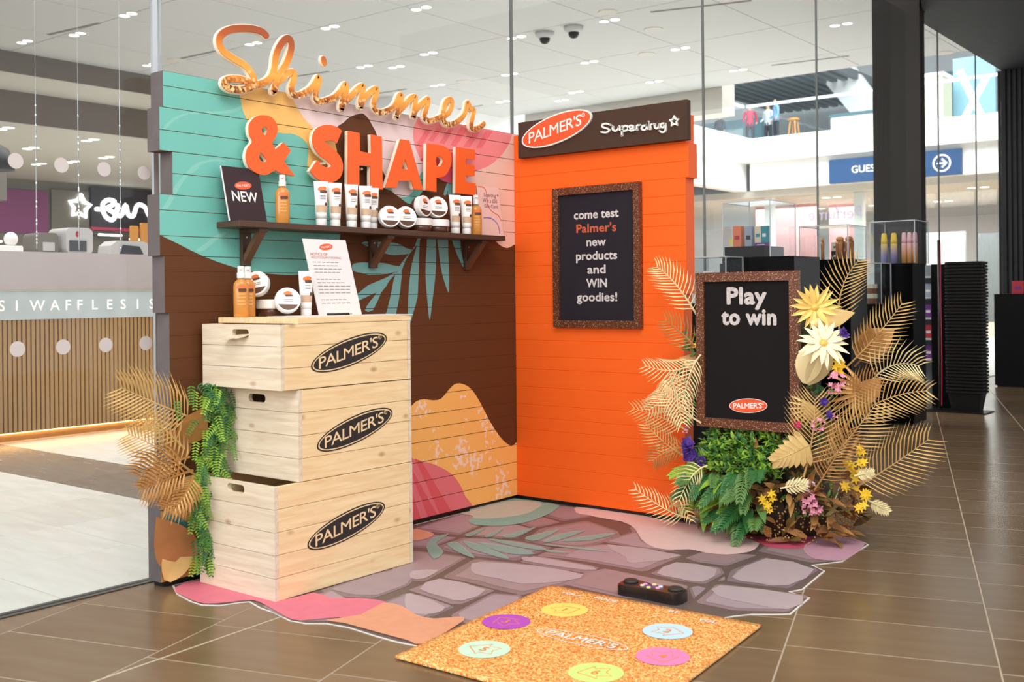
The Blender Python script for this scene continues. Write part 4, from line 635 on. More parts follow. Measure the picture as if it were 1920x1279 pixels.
def framed_board(t, x0, x1, z0, z1, yb, fw, board):
    f = Fr((0, yb, 0), (1, 0, 0), (0, 0, 1))
    for nm, poly in (('frame_rail', [(x0, z1), (x0 + fw, z1 - fw), (x1 - fw, z1 - fw), (x1, z1)]), ('frame_rail', [(x0, z0), (x1, z0), (x1 - fw, z0 + fw), (x0 + fw, z0 + fw)]),
                     ('frame_stile', [(x0, z0), (x0 + fw, z0 + fw), (x0 + fw, z1 - fw), (x0, z1)]), ('frame_stile', [(x1, z0), (x1, z1), (x1 - fw, z1 - fw), (x1 - fw, z0 + fw)])):
        mb = MB(); mb.prism([poly], f, 0, .028); mb.build(nm, 'brown_glitter', t)
    mb = MB(); mb.fbox(f, x0 + .01, x1 - .01, z0 + .01, z1 - .01, .002, .014); mb.build('board', board, t)
    return f
cb = thing('chalkboard_sign', 'glitter framed chalkboard on orange wall reading come test new products and WIN goodies', 'sign', (.55, -.01, .948))
f = framed_board(cb, .279, .82, .948, 1.683, -.001, .038, 'chalkboard')
mb = MB(); mo = MB()
for i, (tx, wd) in enumerate((('come test', .275), ("Palmer's", .245), ('new', .118), ('products', .252), ('and', .11), ('WIN', .125), ('goodies!', .248))):
    (mo if i == 1 else mb).text(tx, f, .55, 1.537 - .0715 * i, .062, .0145, 0, off=.030, width=wd, space=1.02)
mb.build('lettering', 'chalk_white', cb); mo.build('brand_lettering', 'chalk_orange', cb)
ps = thing('play_sign', 'glitter framed chalkboard reading Play to win among the gold leaves', 'sign', (1.45, -.12, .0))
f = framed_board(ps, 1.195, 1.702, .50, 1.217, -.12, .043, 'chalkboard_black')
mb = MB(); mb.text('Play', f, 1.449, 1.108, .105, .0145, 0, off=.042, width=.19, space=1.05); mb.text('to win', f, 1.458, 1.012, .10, .0145, 0, off=.042, width=.265, space=1.05)
mb.build('lettering', 'chalk_white', ps)
mb = MB(); mb.flat([ell(1.452, .608, .094, .033, .06)], f, .0143, 1); mb.flat([ell(1.452, .608, .091, .0305, .06)], f, .0146, 0); oval_logo(mb, f, 1.452, .608, .091, .031, .06, .0147, 0, 1, ring=False, off=.02); mb.build('oval_logo', ['logo_orange', 'print_white'], ps)
mb = MB(); mb.tube([(1.30, -.10, .51), (1.30, -.06, 0.0)], .009, 6); mb.tube([(1.60, -.10, .51), (1.60, -.06, 0.0)], .009, 6); mb.tube([(1.45, -.10, .9), (1.45, .12, 0.0)], .009, 6); mb.build('easel_stand', 'dark_metal', ps)

# ------------------------------------------------------------------ crates
def crate(label, x0, x1, y0, y1, z0, z1, nf, hole, logo):
    t = thing('wooden_crate', label, 'crate', ((x0 + x1) / 2, (y0 + y1) / 2, z0), group='pine crates stacked as a counter')
    w = .018; h = (z1 - z0) / nf; g = .0009
    ff = Fr((0, y0, 0), (1, 0, 0), (0, 0, 1)); fb = Fr((0, y1 - w, 0), (1, 0, 0), (0, 0, 1))
    for i in range(nf):
        a, b = z0 + i * h + g, z0 + (i + 1) * h - g
        polys = [[(x0, a), (x1, a), (x1, b), (x0, b)]]
        if i == nf - 1: polys.append(rrect(hole[0] - .052, hole[0] + .052, hole[1] - .016, hole[1] + .016, .0155)[::-1])
        mb = MB(); mb.prism(polys, ff, -w, 0); mb.build('front_plank', 'pine_x', t)
        mb = MB(); mb.box(x0, x1, y1 - w, y1, a, b); mb.build('back_plank', 'pine_x', t)
        mb = MB(); mb.box(x1 - w, x1, y0 + w + .0005, y1 - w - .0005, a, b); mb.build('side_plank', 'pine_y', t, bevel=.0008)
        mb = MB(); mb.box(x0, x0 + w, y0 + w + .0005, y1 - w - .0005, a, b); mb.build('side_plank', 'pine_y', t)
    mb = MB(); mb.box(x0 + w, x1 - w, y0 + w, y1 - w, z0 + .002, z0 + .014); mb.build('bottom', 'pine_y', t)
    fs = Fr((x1, 0, 0), (0, 1, 0), (0, 0, 1)); mb = MB()
    oval_logo(mb, fs, *logo, .0006, 0, 1, off=.006); mb.build('oval_logo', ['print_black', 'print_cream'], t)
    return t
crate('open pine crate with black oval logo at the bottom of the stack', .055, .515, -2.08, -1.355, .004, .425, 5, (.287, .398), (-1.722, .224, .205, .056, .20))
crate('pine crate with black oval logo in the middle of the stack', .035, .513, -1.962, -1.356, .426, .772, 4, (.268, .73), (-1.670, .596, .204, .056, .225))
crate('pine crate with black oval logo at the top of the stack with torn handle', .032, .513, -2.043, -1.357, .774, 1.02, 3, (.275, .985), (-1.697, .903, .202, .056, .23))
ct = thing('counter_top', 'pale pine board forming the counter top over the crates', 'board', (.27, -1.66, 1.021))
for i in range(3):
    mb = MB(); x0 = .025 + i * .163; mb.box(x0, x0 + .1622, -1.962, -1.352, 1.021, 1.043); mb.build('plank', 'pine_y', ct, bevel=.001)
mb = MB(); sc_p = [(-.085, -.055), (-.05, -.035), (-.02, -.047), (.0, -.03), (.03, -.038), (.055, -.02), (.06, .006), (-.06, .006), (-.07, -.03)]
tf = Fr((.27, -2.044, .976), (1, 0, .06), (0, 1, .35)); mb.prism([sc_p], tf, 0, .002); tag(mb.build('torn_paper', 'pine_x'), 'torn strip of tan card sticking out of top crate handle', 'paper')

# ------------------------------------------------------------------ products
def surf_decal(mb, polys, fn, m):
    flt, t = tris(polys); x0 = min(p[0] for p in flt); x1 = max(p[0] for p in flt); nc = max(1, int((x1 - x0) / .0035))
    for tr in t:
        for c in range(nc):                            # narrow strips so that the print follows the curved body
            q = [flt[i] for i in tr]; q = clip(q, 0, x0 + (x1 - x0) * c / nc, True)
            if len(q) > 2: q = clip(q, 0, x0 + (x1 - x0) * (c + 1) / nc, False)
            if len(q) > 2: mb.add([fn(a, b) for a, b in q], [tuple(range(len(q)))], m)
def make_tube():
    root = thing('lotion_tube', 'white lotion tube', 'tube', group='white lotion tubes')
    n = 24; rings = []; H0, H1 = .030, .190
    def dim(z):
        t = (z - H0) / (H1 - H0); return .0235 + .0075 * t, .0215 * (1 - t) ** .8 + .0012
    for k in range(9):
        z = H0 + (H1 - H0) * k / 8; w, d = dim(z); rings.append([(d * math.cos(2 * PI * j / n), w * math.sin(2 * PI * j / n), z) for j in range(n)])
    mb = MB(); mb.loft(rings); mb.build('body', 'white_plastic', root, True, True)
    mb = MB(); mb.lathe([(.0215, 0), (.0225, .002), (.0225, .028), (.0215, .0305)], n=24); mb.build('cap', 'white_plastic', root, True, True)
    def fn(a, b):
        w, d = dim(b); return (d * math.sqrt(max(0, 1 - min(1, (a / w) ** 2))) + .0012, a, b)
    mb = MB()
    surf_decal(mb, [ell(.004, .158, .019, .010, .1, n=24)], fn, 0); surf_decal(mb, [rrect(-.006, .024, .140, .152, .004)], lambda a, b: tuple(x + (.0004 if i == 0 else 0) for i, x in enumerate(fn(a, b))), 1)
    for gx in range(5):
        a0 = -.0215 + gx * .0086; surf_decal(mb, [[(a0, .058), (a0 + .0086, .058), (a0 + .0086, .088), (a0, .088)]], fn, 2)
    for k in range(3): surf_decal(mb, [[(-.006, .128 - k * .007), (.018, .128 - k * .007), (.018, .1305 - k * .007), (-.006, .1305 - k * .007)]], fn, 3)
    surf_decal(mb, [ell(.019, .092, .0055, .008, n=12)], fn, 1)
    mb.build('label', ['pack_orange', 'pack_brown', 'pack_tan', 'ink_grey'], root, False, True)
    return root
def make_bottle():
    root = thing('oil_bottle', 'amber oil bottle', 'bottle', group='amber oil bottles'); n = 24
    prof = [(0, .9), (.004, .98), (.05, 1), (.118, 1), (.130, .93), (.139, .72), (.145, .45), (.152, .42)]
    rings = [[(.019 * s * math.cos(2 * PI * j / n), .029 * s * math.sin(2 * PI * j / n), z) for j in range(n)] for z, s in prof]
    mb = MB(); mb.loft(rings); mb.build('body', 'amber', root, True, True)
    mb = MB(); mb.lathe([(.0145, .150), (.015, .152), (.015, .170), (.0125, .172), (.0125, .192), (.012, .196), (.0, .197)], n=20); mb.box(0, .024, -.006, .006, .184, .194); mb.build('pump', 'white_plastic', root, False, True)
    fn = lambda a, b: (.019 * math.sqrt(max(0, 1 - min(1, (a / .0292) ** 2))) + .0008, a, b)
    f2 = lambda a, b: (fn(a, b)[0] + .0005, a, b)
    mb = MB(); surf_decal(mb, [ell(.003, .116, .018, .009, .1, n=20)], fn, 0); surf_decal(mb, [rrect(-.008, .022, .098, .110, .004)], f2, 1)
    for k in range(4): surf_decal(mb, [[(-.012, .086 - k * .013), (.017, .086 - k * .013), (.017, .091 - k * .013), (-.012, .091 - k * .013)]], fn, 2)
    mb.build('label', ['pack_orange', 'pack_brown', 'amber_label'], root, False, True)
    return root
def make_jar():
    root = thing('cream_jar', 'white and brown cream jar', 'jar', group='round cream jars')
    mb = MB(); mb.lathe([(.042, 0), (.046, .004), (.048, .030)], n=32); mb.build('base', 'brown_jar', root, True, True)
    mb = MB(); mb.lathe([(.0505, .026), (.052, .028), (.052, .052), (.050, .0555), (.0, .0555)], n=36); mb.build('lid', 'white_plastic', root, False, True)
    d = .0558; ft = Fr((0, 0, d), (0, 1, 0), (-1, 0, 0)); mb = MB()
    mb.flat([ell(0, .026, .017, .010, .05, n=20)], ft, 0, 0); mb.flat([rrect(-.010, .020, .012, .021, .003)], ft, .0003, 1)
    seg = [(.045 * math.cos(a), .045 * math.sin(a)) for a in [math.radians(205 + i * 9) for i in range(15)]]; mb.flat([seg], ft, 0, 1)
    for k in range(2): mb.flat([[(-.018, -.002 - k * .007), (.02, -.002 - k * .007), (.02, .001 - k * .007), (-.018, .001 - k * .007)]], ft, 0, 2)
    mb.build('label', ['pack_orange', 'pack_brown', 'ink_grey'], root, False, True)
    return root
PR = {'tube': make_tube(), 'bottle': make_bottle(), 'jar': make_jar()}
USED = set()
def put(kind, label, loc, rot=(0, 0, 0), s=1.0):
    o = PR[kind] if kind not in USED else copy_tree(PR[kind])
    USED.add(kind); o.location = loc; o.rotation_euler = rot; o.scale = (s, s, s); o['label'] = label; return o
SZ = 1.4305
for i, (y, lab) in enumerate(((-1.478, 'white lotion tube on shelf, first in the row beside the amber bottle'), (-1.398, 'white lotion tube on shelf, second from the amber bottle'), (-1.300, 'white lotion tube on shelf, third and middle of five'),
                              (-1.213, 'white lotion tube on shelf, fourth from the amber bottle'), (-1.132, 'white lotion tube on shelf next to the leaning round jar'), (-.602, 'white lotion tube on shelf right next to stacked jars'), (-.516, 'white lotion tube on shelf beside last amber bottle'))):
    put('tube', lab, (.10 if i != 4 else .06, y, SZ), (0, 0, -.55 + .05 * (i % 3)), 1.02)
put('bottle', 'amber oil bottle on shelf beside the dark NEW card', (.10, -1.69, SZ), (0, 0, -.7), 1.04)
put('bottle', 'amber oil bottle at the far end of the shelf', (.10, -.442, SZ), (0, 0, -.7), 1.04)
put('bottle', 'amber oil bottle on counter nearest the counter end', (.135, -1.932, 1.0435), (0, 0, -.75), 1.04)
put('bottle', 'amber oil bottle on counter beside the tilted jar', (.100, -1.872, 1.0435), (0, 0, -.6), 1.04)
put('tube', 'white lotion tube on counter in front of notice', (.215, -1.666, 1.0435), (0, 0, -.5), .98)
put('jar', 'round cream jar leaning on shelf against the white tubes', (.088, -1.070, SZ + .0515), (0, 1.40, -.45), .98)
put('jar', 'round cream jar leaning on shelf between jar and stacked jars', (.083, -.962, SZ + .0525), (0, 1.36, -.35), 1.0)
put('jar', 'cream jar lying flat on shelf under the first upright jar', (.088, -.842, SZ), (0, 0, -.4), 1.14)
put('jar', 'cream jar lying flat on shelf beside lotion tubes', (.088, -.720, SZ), (0, 0, -.4), 1.14)
put('jar', 'round cream jar standing on flat jar, tilted label', (.070, -.850, SZ + .064 + .0525), (-.5, 1.42, -.4), 1.0)
put('jar', 'round cream jar standing on flat jar next to tubes', (.072, -.728, SZ + .064 + .0525), (0, 1.42, -.4), 1.0)
put('jar', 'cream jar lying flat on counter behind lotion tube', (.10, -1.748, 1.0435), (0, 0, 0), 1.25)
put('jar', 'round cream jar tilted on top of flat jar on counter', (.075, -1.788, 1.0435 + .0715 + .0515), (.7, 1.22, -.3), 1.0)
put('jar', 'round cream jar leaning in front of flat jar on counter', (.185, -1.748, 1.0435 + .0515), (0, 1.25, -.5), 1.0)

# small cards
def card(name, label, cat, pts, mats, th=.004):
    """upright board from four world corners: bottom-left, bottom-right, top-right, top-left"""
    bl, br, tr, tl = [Vector(p) for p in pts]
    fr_ = Fr(bl, br - bl, (tl - bl)); w = (br - bl).length; h = (tl - bl).dot(fr_.ey)
    t = thing(name, label, cat, (bl + br) / 2); return t, fr_, w, h
t, f, w, h = card('new_card', 'dark plum card with NEW in white leaning on the shelf', 'sign', ((.10, -1.955, 1.4305), (.10, -1.770, 1.4305), (.045, -1.770, 1.655), (.045, -1.955, 1.655)), None)
mb = MB(); mb.fbox(f, 0, w, 0, h, -.005, 0); mb.build('board', 'card_dark', t); mb = MB(); mb.fbox(f, -.003, 0, 0, h, -.005, .0003); mb.build('edge', 'paper', t)
mb = MB(); mb.text('NEW', f, w * .5, h * .46, .062, .0006, 1, off=.012, width=.125); mb.flat([ell(w * .5, h * .665, .043, .017, .1)], f, .0004, 0); mb.text("PALMER'S", f, w * .5, h * .665, .016, .0008, 1, width=.065, k=.1)
mb.build('lettering', ['logo_orange', 'print_white'], t)
t, f, w, h = card('gift_card_poster', 'pale pink prize poster leaning on the wall at the shelf end', 'poster', ((.045, -.33, 1.4305), (.045, -.15, 1.4305), (.012, -.15, 1.70), (.012, -.33, 1.70)), None)
mat('poster_pink', (244, 206, 196), .5); mat('poster_orange', (226, 120, 96), .5); mat('poster_violet', (140, 112, 190), .5); mat('ink_violet', (126, 88, 120), .6)
mb = MB(); mb.fbox(f, 0, w, 0, h, -.003, 0); mb.build('board', 'poster_pink', t)
mb = MB(); mb.ribbon(smooth_line([(.01, .265), (.06, .262), (.075, .22), (.07, .18), (.10, .14), (.15, .12), (.175, .09)], 3), .003, f, 0, .0005, 0); mb.build('swirl', 'poster_orange', t); mb = MB(); mb.ribbon(smooth_line([(.03, .10), (.09, .10), (.14, .07), (.15, .02)], 3), .003, f, 0, .0006, 0); mb.build('swirl', 'poster_violet', t); mb = MB()
mb.text('Superdrug', f, .10, .225, .03, .001, 2, width=.105, shear=.2); mb.flat([star(.165, .228, .009, .004)], f, .001, 2); mb.text('Win a £50', f, .095, .195, .030, .001, 2, width=.12); mb.text('Gift Card', f, .10, .165, .026, .001, 2, width=.11)
mb.build('print', ['poster_orange', 'poster_violet', 'ink_violet'], t)
t, f, w, h = card('notice_sheet', 'white photography notice standing on the wooden counter', 'notice', ((.20, -1.605, 1.0435), (.30, -1.435, 1.0435), (.235, -1.445, 1.362), (.135, -1.65, 1.362)), None)
bl = [Vector(p) for p in ((.22, -1.600, 1.0440), (.24, -1.375, 1.0440), (.17, -1.42, 1.368), (.15, -1.627, 1.368))]
f = Fr(bl[0], bl[1] - bl[0], bl[3] - bl[0]); W_ = (bl[1] - bl[0]).length; H_ = (bl[3] - bl[0]).length
sk = (bl[3] - bl[0]).dot(f.ex) / H_
f.ey = (bl[3] - bl[0]).normalized(); f.en = f.ex.cross(f.ey).normalized()
mb = MB(); mb.fbox(f, 0, W_, 0, H_, -.003, 0); mb.build('sheet', 'paper', t)
mb = MB(); mb.flat([ell(W_ * .5, H_ * .90, .036, .014, .12)], f, .0005, 0); mb.text("PALMER'S", f, W_ * .5, H_ * .90, .013, .001, 1, width=.052, k=.12); mb.build('oval_logo', ['logo_orange', 'print_white'], t); mb = MB()
mb.text('NOTICE OF', f, W_ * .30, H_ * .80, .017, .0006, 3, off=.01); mb.text('PHOTOGRAPHY/FILMING', f, W_ * .45, H_ * .755, .015, .0006, 3, width=W_ * .68); mb.build('heading', ['logo_orange', 'print_white', 'ink_grey', 'ink_red'], t); mb = MB()
random.seed(4)
for k in range(13):
    if k in (4, 10): continue
    zz = H_ * (.69 - k * .045); ln = W_ * random.uniform(.55, .8); x0 = W_ * .12
    for q in range(6):
        mb.flat([[(x0 + ln * q / 6, zz), (x0 + ln * (q + .82) / 6, zz), (x0 + ln * (q + .82) / 6, zz + .0035), (x0 + ln * q / 6, zz + .0035)]], f, .0005, 2)
mb.build('text_lines', ['logo_orange', 'print_white', 'ink_grey', 'ink_red'], t)['kind'] = 'stuff'
mb = MB(); fp = Fr((.33, -1.72, 1.0435), (.25, 1, 0), (-1, .25, 0)); mb.fbox(fp, -.16, .14, -.07, .10, 0, .0022); tag(mb.build('paper_sheet', 'paper'), 'white paper sheet lying flat on counter before the notice', 'paper')
mb = MB(); fp = Fr((.41, -1.44, 1.0435), (.1, 1, 0), (-1, .1, 0)); mb.fbox(fp, -.10, .10, -.10, .07, 0, .0022); tag(mb.build('paper_sheet', 'paper'), 'white paper sheet at the counter end nearest orange wall', 'paper')
pn = thing('ballpoint_pen', 'black pen lying on paper in front of the notice', 'pen', (.36, -1.60, 1.046))
mb = MB(); mb.tube([(.345, -1.665, 1.0505), (.36, -1.56, 1.0505)], .0045, 8); mb.build('barrel', 'print_black', pn, True); mb = MB(); mb.tube([(.36, -1.56, 1.0505), (.362, -1.545, 1.0505)], [.0045, .001], 8); mb.build('tip', 'steel', pn, True); mb = MB(); mb.box(.348, .352, -1.66, -1.625, 1.054, 1.056); mb.build('clip', 'steel', pn)

# ------------------------------------------------------------------ printed floor mat
mat('mat_white', (232, 226, 218), .5); mat('mat_joint', (104, 88, 84), .45, noise=.06)
for i, c in enumerate(((142, 122, 124), (150, 130, 134), (134, 116, 122), (148, 124, 128))): mat('stone_print_%s' % 'abcd'[i], c, .42, noise=.07, scale=14)
for i, c in enumerate(((162, 140, 142), (170, 150, 156), (158, 140, 148), (160, 134, 136))): mat('stone_face_%s' % 'abcd'[i], c, .42, noise=.07, scale=14)
mat('stone_glint', (184, 166, 170), .42, noise=.05, scale=14)
for n, c, a in (('pale', (246, 212, 206), .86), ('hot', (236, 92, 122), .72), ('rose', (216, 164, 182), .8), ('pk', (246, 130, 152), .80), ('pe', (244, 172, 134), .82), ('mint', (150, 206, 190), .75), ('cream', (222, 222, 208), .7), ('blade', (156, 196, 180), .62)): film_mat('over_' + n, c, a)
fm = thing('floor_mat', 'printed floor mat of grey paving stones with pink and mint shapes', 'mat', (1.0, -1.2, 0))
mp_ = MAT
def inset(poly, d):
    n = len(poly); out = []
    ar = sum(poly[i - 1][0] * poly[i][1] - poly[i][0] * poly[i - 1][1] for i in range(n)); sg = 1 if ar > 0 else -1
    for i in range(n):
        a, b, c = poly[i - 1], poly[i], poly[(i + 1) % n]
        def nr(p, q):
            dx, dy = q[0] - p[0], q[1] - p[1]; l = math.hypot(dx, dy) or 1; return -dy / l * sg, dx / l * sg
        n1 = nr(a, b); n2 = nr(b, c); nx, ny = n1[0] + n2[0], n1[1] + n2[1]; l = math.hypot(nx, ny) or 1; k = d / max(.5, l / 2)
        out.append((b[0] + nx / l * k, b[1] + ny / l * k))
    return out
mb = MB(); mb.prism([mp_], FL, 0.0003, .0022, 0); mb.build('backing', 'mat_white', fm)
mb = MB(); mb.flat([inset(mp_, .007)], FL, .0024, 0); mb.build('printed_joints', 'mat_joint', fm)
mb = MB(); sl = ['stone_print_%s' % c for c in 'abcd'] + ['stone_face_%s' % c for c in 'abcd'] + ['stone_glint']
for i, s_ in enumerate(STONES):
    q = []
    n = len(s_)
    s2 = inset(s_, .0015)
    for j in range(n):                                   # clipped corners
        a, b, c = s2[j - 1], s2[j], s2[(j + 1) % n]
        q.append((b[0] + (a[0] - b[0]) * .06, b[1] + (a[1] - b[1]) * .06)); q.append((b[0] + (c[0] - b[0]) * .06, b[1] + (c[1] - b[1]) * .06))
    mb.flat([q], FL, .0026 + .00002 * i, i % 4)
    q2 = inset(q, .016); cx = sum(p[0] for p in q) / len(q); cy = sum(p[1] for p in q) / len(q)
    q2 = [(cx + (p[0] - cx) * .86, cy + .012 + (p[1] - cy) * .86) for p in q]
    mb.flat([q2], FL, .0033 + .00002 * i, 4 + (i * 3) % 4)
for gi, g in enumerate(GLINT): mb.flat([smooth_poly(g, 2)], FL, .0041 + .00002 * gi, 8)
mb.build('printed_stones', sl, fm)
for i, (n, ps_) in enumerate(MATOVER):
    for pi_, p in enumerate(ps_):
        mb = MB(); mb.flat([smooth_poly(p, 2)], FL, .0044 + .0003 * i + .00002 * pi_); mb.build('printed_shape', 'over_' + n, fm)

# ------------------------------------------------------------------ dance mat
d1, d2, d3 = [Vector((*p, 0)) for p in DANCE]; d4 = d1 + (d3 - d2)
dm = thing('dance_mat', 'orange glitter dance mat with six coloured numbered spots', 'mat', (d1 + d2 + d3 + d4) / 4)
mb = MB(); NX, NY = 26, 26; vs = []; zt = []
random.seed(2)
for lay in (0, 1):
    for i in range(NX + 1):
        for j in range(NY + 1):
            a, b = i / NX, j / NY; p = d1 * (1 - a) * (1 - b) + d4 * a * (1 - b) + d2 * (1 - a) * b + d3 * a * b
            wv = .0012 * math.sin(9 * a + 3 * b) * math.sin(7 * b + 1)
            e_ = 0.008 * max(0, 1 - min(b, 1 - a + .4) * 12) if lay else 0
            vs.append((p.x, p.y, (.012 + wv * min(1, 8 * min(a, 1 - a, b, 1 - b))) if lay else .0045))
fs = []
K = (NX + 1) * (NY + 1); ix = lambda l, i, j: l * K + i * (NY + 1) + j
for i in range(NX):
    for j in range(NY):
        fs.append((ix(1, i, j), ix(1, i + 1, j), ix(1, i + 1, j + 1), ix(1, i, j + 1)))
for i in range(NX):
    fs.append((ix(0, i, 0), ix(0, i + 1, 0), ix(1, i + 1, 0), ix(1, i, 0))); fs.append((ix(0, i + 1, NY), ix(0, i, NY), ix(1, i, NY), ix(1, i + 1, NY)))
for j in range(NY):
    fs.append((ix(0, 0, j + 1), ix(0, 0, j), ix(1, 0, j), ix(1, 0, j + 1))); fs.append((ix(0, NX, j), ix(0, NX, j + 1), ix(1, NX, j + 1), ix(1, NX, j)))
mb.add(vs, fs); mb.build('top_sheet', 'mat_glitter', dm, True)
mb = MB(); cc = (d1 + d2 + d3 + d4) / 4
mb.prism([[((p - cc) * .985 + cc).xy[:] for p in (d1, d4, d3, d2)]], FL, .0044, .0046 + .002); mb.build('underside', 'black_base', dm)
DF = Fr((0, 0, .0136), (d3 - d2), (Vector((0, 0, 1)).cross((d3 - d2).normalized())))
def dloc(p): v = Vector((p[0], p[1], 0)) - Vector((DF.o.x, DF.o.y, 0)); return v.dot(DF.ex), v.dot(DF.ey)
cols = [('spot_purple', (186, 84, 196), 'spot_orange_line'), ('spot_yellow', (250, 226, 116), 'spot_orange_line'), ('spot_mint', (208, 242, 214), 'spot_orange_line'), ('spot_blue', (200, 234, 244), 'spot_orange_line'), ('spot_pink', (250, 138, 190), 'spot_orange_line'), ('spot_green', (212, 240, 136), 'spot_orange_line')]
mat('spot_orange_line', (240, 142, 72), .5)
rots = [150, 45, 185, 10, 300, 215]
for (nm, c, ln), sp, num, ro_ in zip(cols, SPOTS, '315246', rots):
    mat(nm, c, .45, noise=.03); x, y = dloc(sp); mb = MB(); mb.flat([ell(x, y, .082, .082, n=40)], DF, 0, 0)
    a = math.radians(ro_); R = lambda q: (x + q[0] * math.cos(a) - q[1] * math.sin(a), y + q[0] * math.sin(a) + q[1] * math.cos(a))
    arw = [(.055, 0), (0, .05), (0, .03), (-.045, .03), (-.03, 0), (-.045, -.03), (0, -.03), (0, -.05), (.055, 0)]
    mb.ribbon([R(q) for q in arw], .0016, DF, .0001, .0004, 1, caps=0); mb.text(num, DF, x, y, .05, .0005, 1, off=.02); mb.build('spot', [nm, ln], dm)
mb = MB(); x, y = dloc(DTEXT[4]); mb.flat([ell(x, y, .172, .050), ell(x, y, .167, .046)], DF, .0003, 0); mb.text("PALMER'S", DF, x, y, .062, .0004, 0, off=.012, width=.26); mb.build('oval_logo', 'print_white', dm)
for tx, q in (('VOL+', 0), ('MODE', 1), ('BT', 2), ('VOL-', 3)):
    u, v = dloc(DTEXT[q]); mb = MB(); mb.text(tx, DF, u, v, .034, .0004, 0, off=.03); mb.build('lettering', 'print_white', dm)
# controller
cA, cB = Vector((*CTRL[0], 0)), Vector((*CTRL[1], 0)); cm = (cA + cB) / 2 + DF.ey * .035 - DF.ex * .047
cf = Fr((cm.x, cm.y, .0036), DF.ex, DF.ey); L2 = (cB - cA).length / 2 * 1.03
gc = thing('game_controller', 'black dance mat controller with round knobs and coloured buttons', 'controller', (cm.x, cm.y, .0036))
out_ = smooth_poly([(-L2, -.02), (-L2 * .8, -.045), (0, -.038), (L2 * .8, -.045), (L2, -.02), (L2, .03), (L2 * .85, .055), (L2 * .5, .05), (0, .038), (-L2 * .5, .05), (-L2 * .85, .055), (-L2, .03)], 4)
mat('ctrl_black', (34, 28, 26), .3); mat('ctrl_top', (58, 42, 36), .25); mat('ctrl_rubber', (48, 46, 44), .5)
mb = MB(); mb.prism([out_], cf, 0, .036); mb.build('body', 'ctrl_black', gc); mb = MB(); mb.prism([[(a * .95, b * .90) for a, b in out_]], cf, .036, .040); mb.build('top_plate', 'ctrl_top', gc)
for sx_ in (-1, 1):
    mb = MB(); c = cf.p(sx_ * L2 * .72, .012, .040); mb.lathe([(.028, 0), (.028, .006), (.024, .009), (.012, .008), (0, .008)], c, 20); mb.build('knob', 'ctrl_rubber', gc, True)
mb = MB(); mb.flat([ell(-.0, .0, .05, .022, n=24)], cf, .0403, 0); mat('ctrl_violet', (96, 62, 140), .4); mb.build('button_plate', 'ctrl_violet', gc)
for i, c in enumerate(((250, 226, 150), (206, 232, 244), (246, 176, 200), (230, 240, 150), (226, 232, 190), (224, 160, 214))):
    mat('button_%s' % 'abcdef'[i], c, .4); a = math.radians(90 - 60 * i); mb = MB(); mb.lathe([(.0085, 0), (.0085, .003), (.007, .004), (0, .004)], cf.p(.037 * math.cos(a), .022 * math.sin(a), .0404), 14); mb.build('button', 'button_%s' % 'abcdef'[i], gc)
mb = MB(); mb.fbox(cf, -.02, .03, .028, .036, .040, .042); mb.build('display', 'stone_glint', gc)
# ------------------------------------------------------------------ plants
mat('gold_mid', (234, 194, 126), .32, .3, noise=.18, scale=12)
mat('gold_light', (252, 226, 172), .42, .35, noise=.12, scale=12)
mat('gold_dark', (190, 140, 80), .32, .35, noise=.2, scale=12)
mat('copper_leaf', (190, 134, 82), .4, .3, noise=.2, scale=10)
mat('leaf_green', (88, 138, 48), .45, noise=.3, scale=20)
mat('leaf_lime', (142, 184, 62), .45, noise=.25, scale=20)
mat('leaf_deep', (54, 112, 56), .42, noise=.25, scale=20)
mat('fern_green', (92, 132, 66), .5, noise=.25, scale=14)
mat('petal_cream', (252, 236, 196), .5, noise=.05); mat('petal_gold', (240, 198, 104), .42, .25, noise=.1); mat('petal_yellow', (244, 196, 32), .5, noise=.1)
mat('petal_pink', (232, 154, 176), .55, noise=.1); mat('petal_palepink', (246, 206, 214), .55); mat('petal_rose', (214, 60, 104), .5); mat('petal_purple', (92, 62, 150), .5, noise=.15)
mat('moss', (60, 48, 28), .8, noise=.3, scale=30); mat('berry_gold', (196, 150, 92), .3, .5); mat('brown_leaf', (132, 86, 48), .5, .15, noise=.25, scale=14); mat('olive_leaf', (116, 96, 48), .5, .1, noise=.25, scale=14)
GOLD = {1: 'gold_mid', 2: 'gold_light', 3: 'gold_dark'}
CAMP = Vector((3.627, -4.571, 1.12))
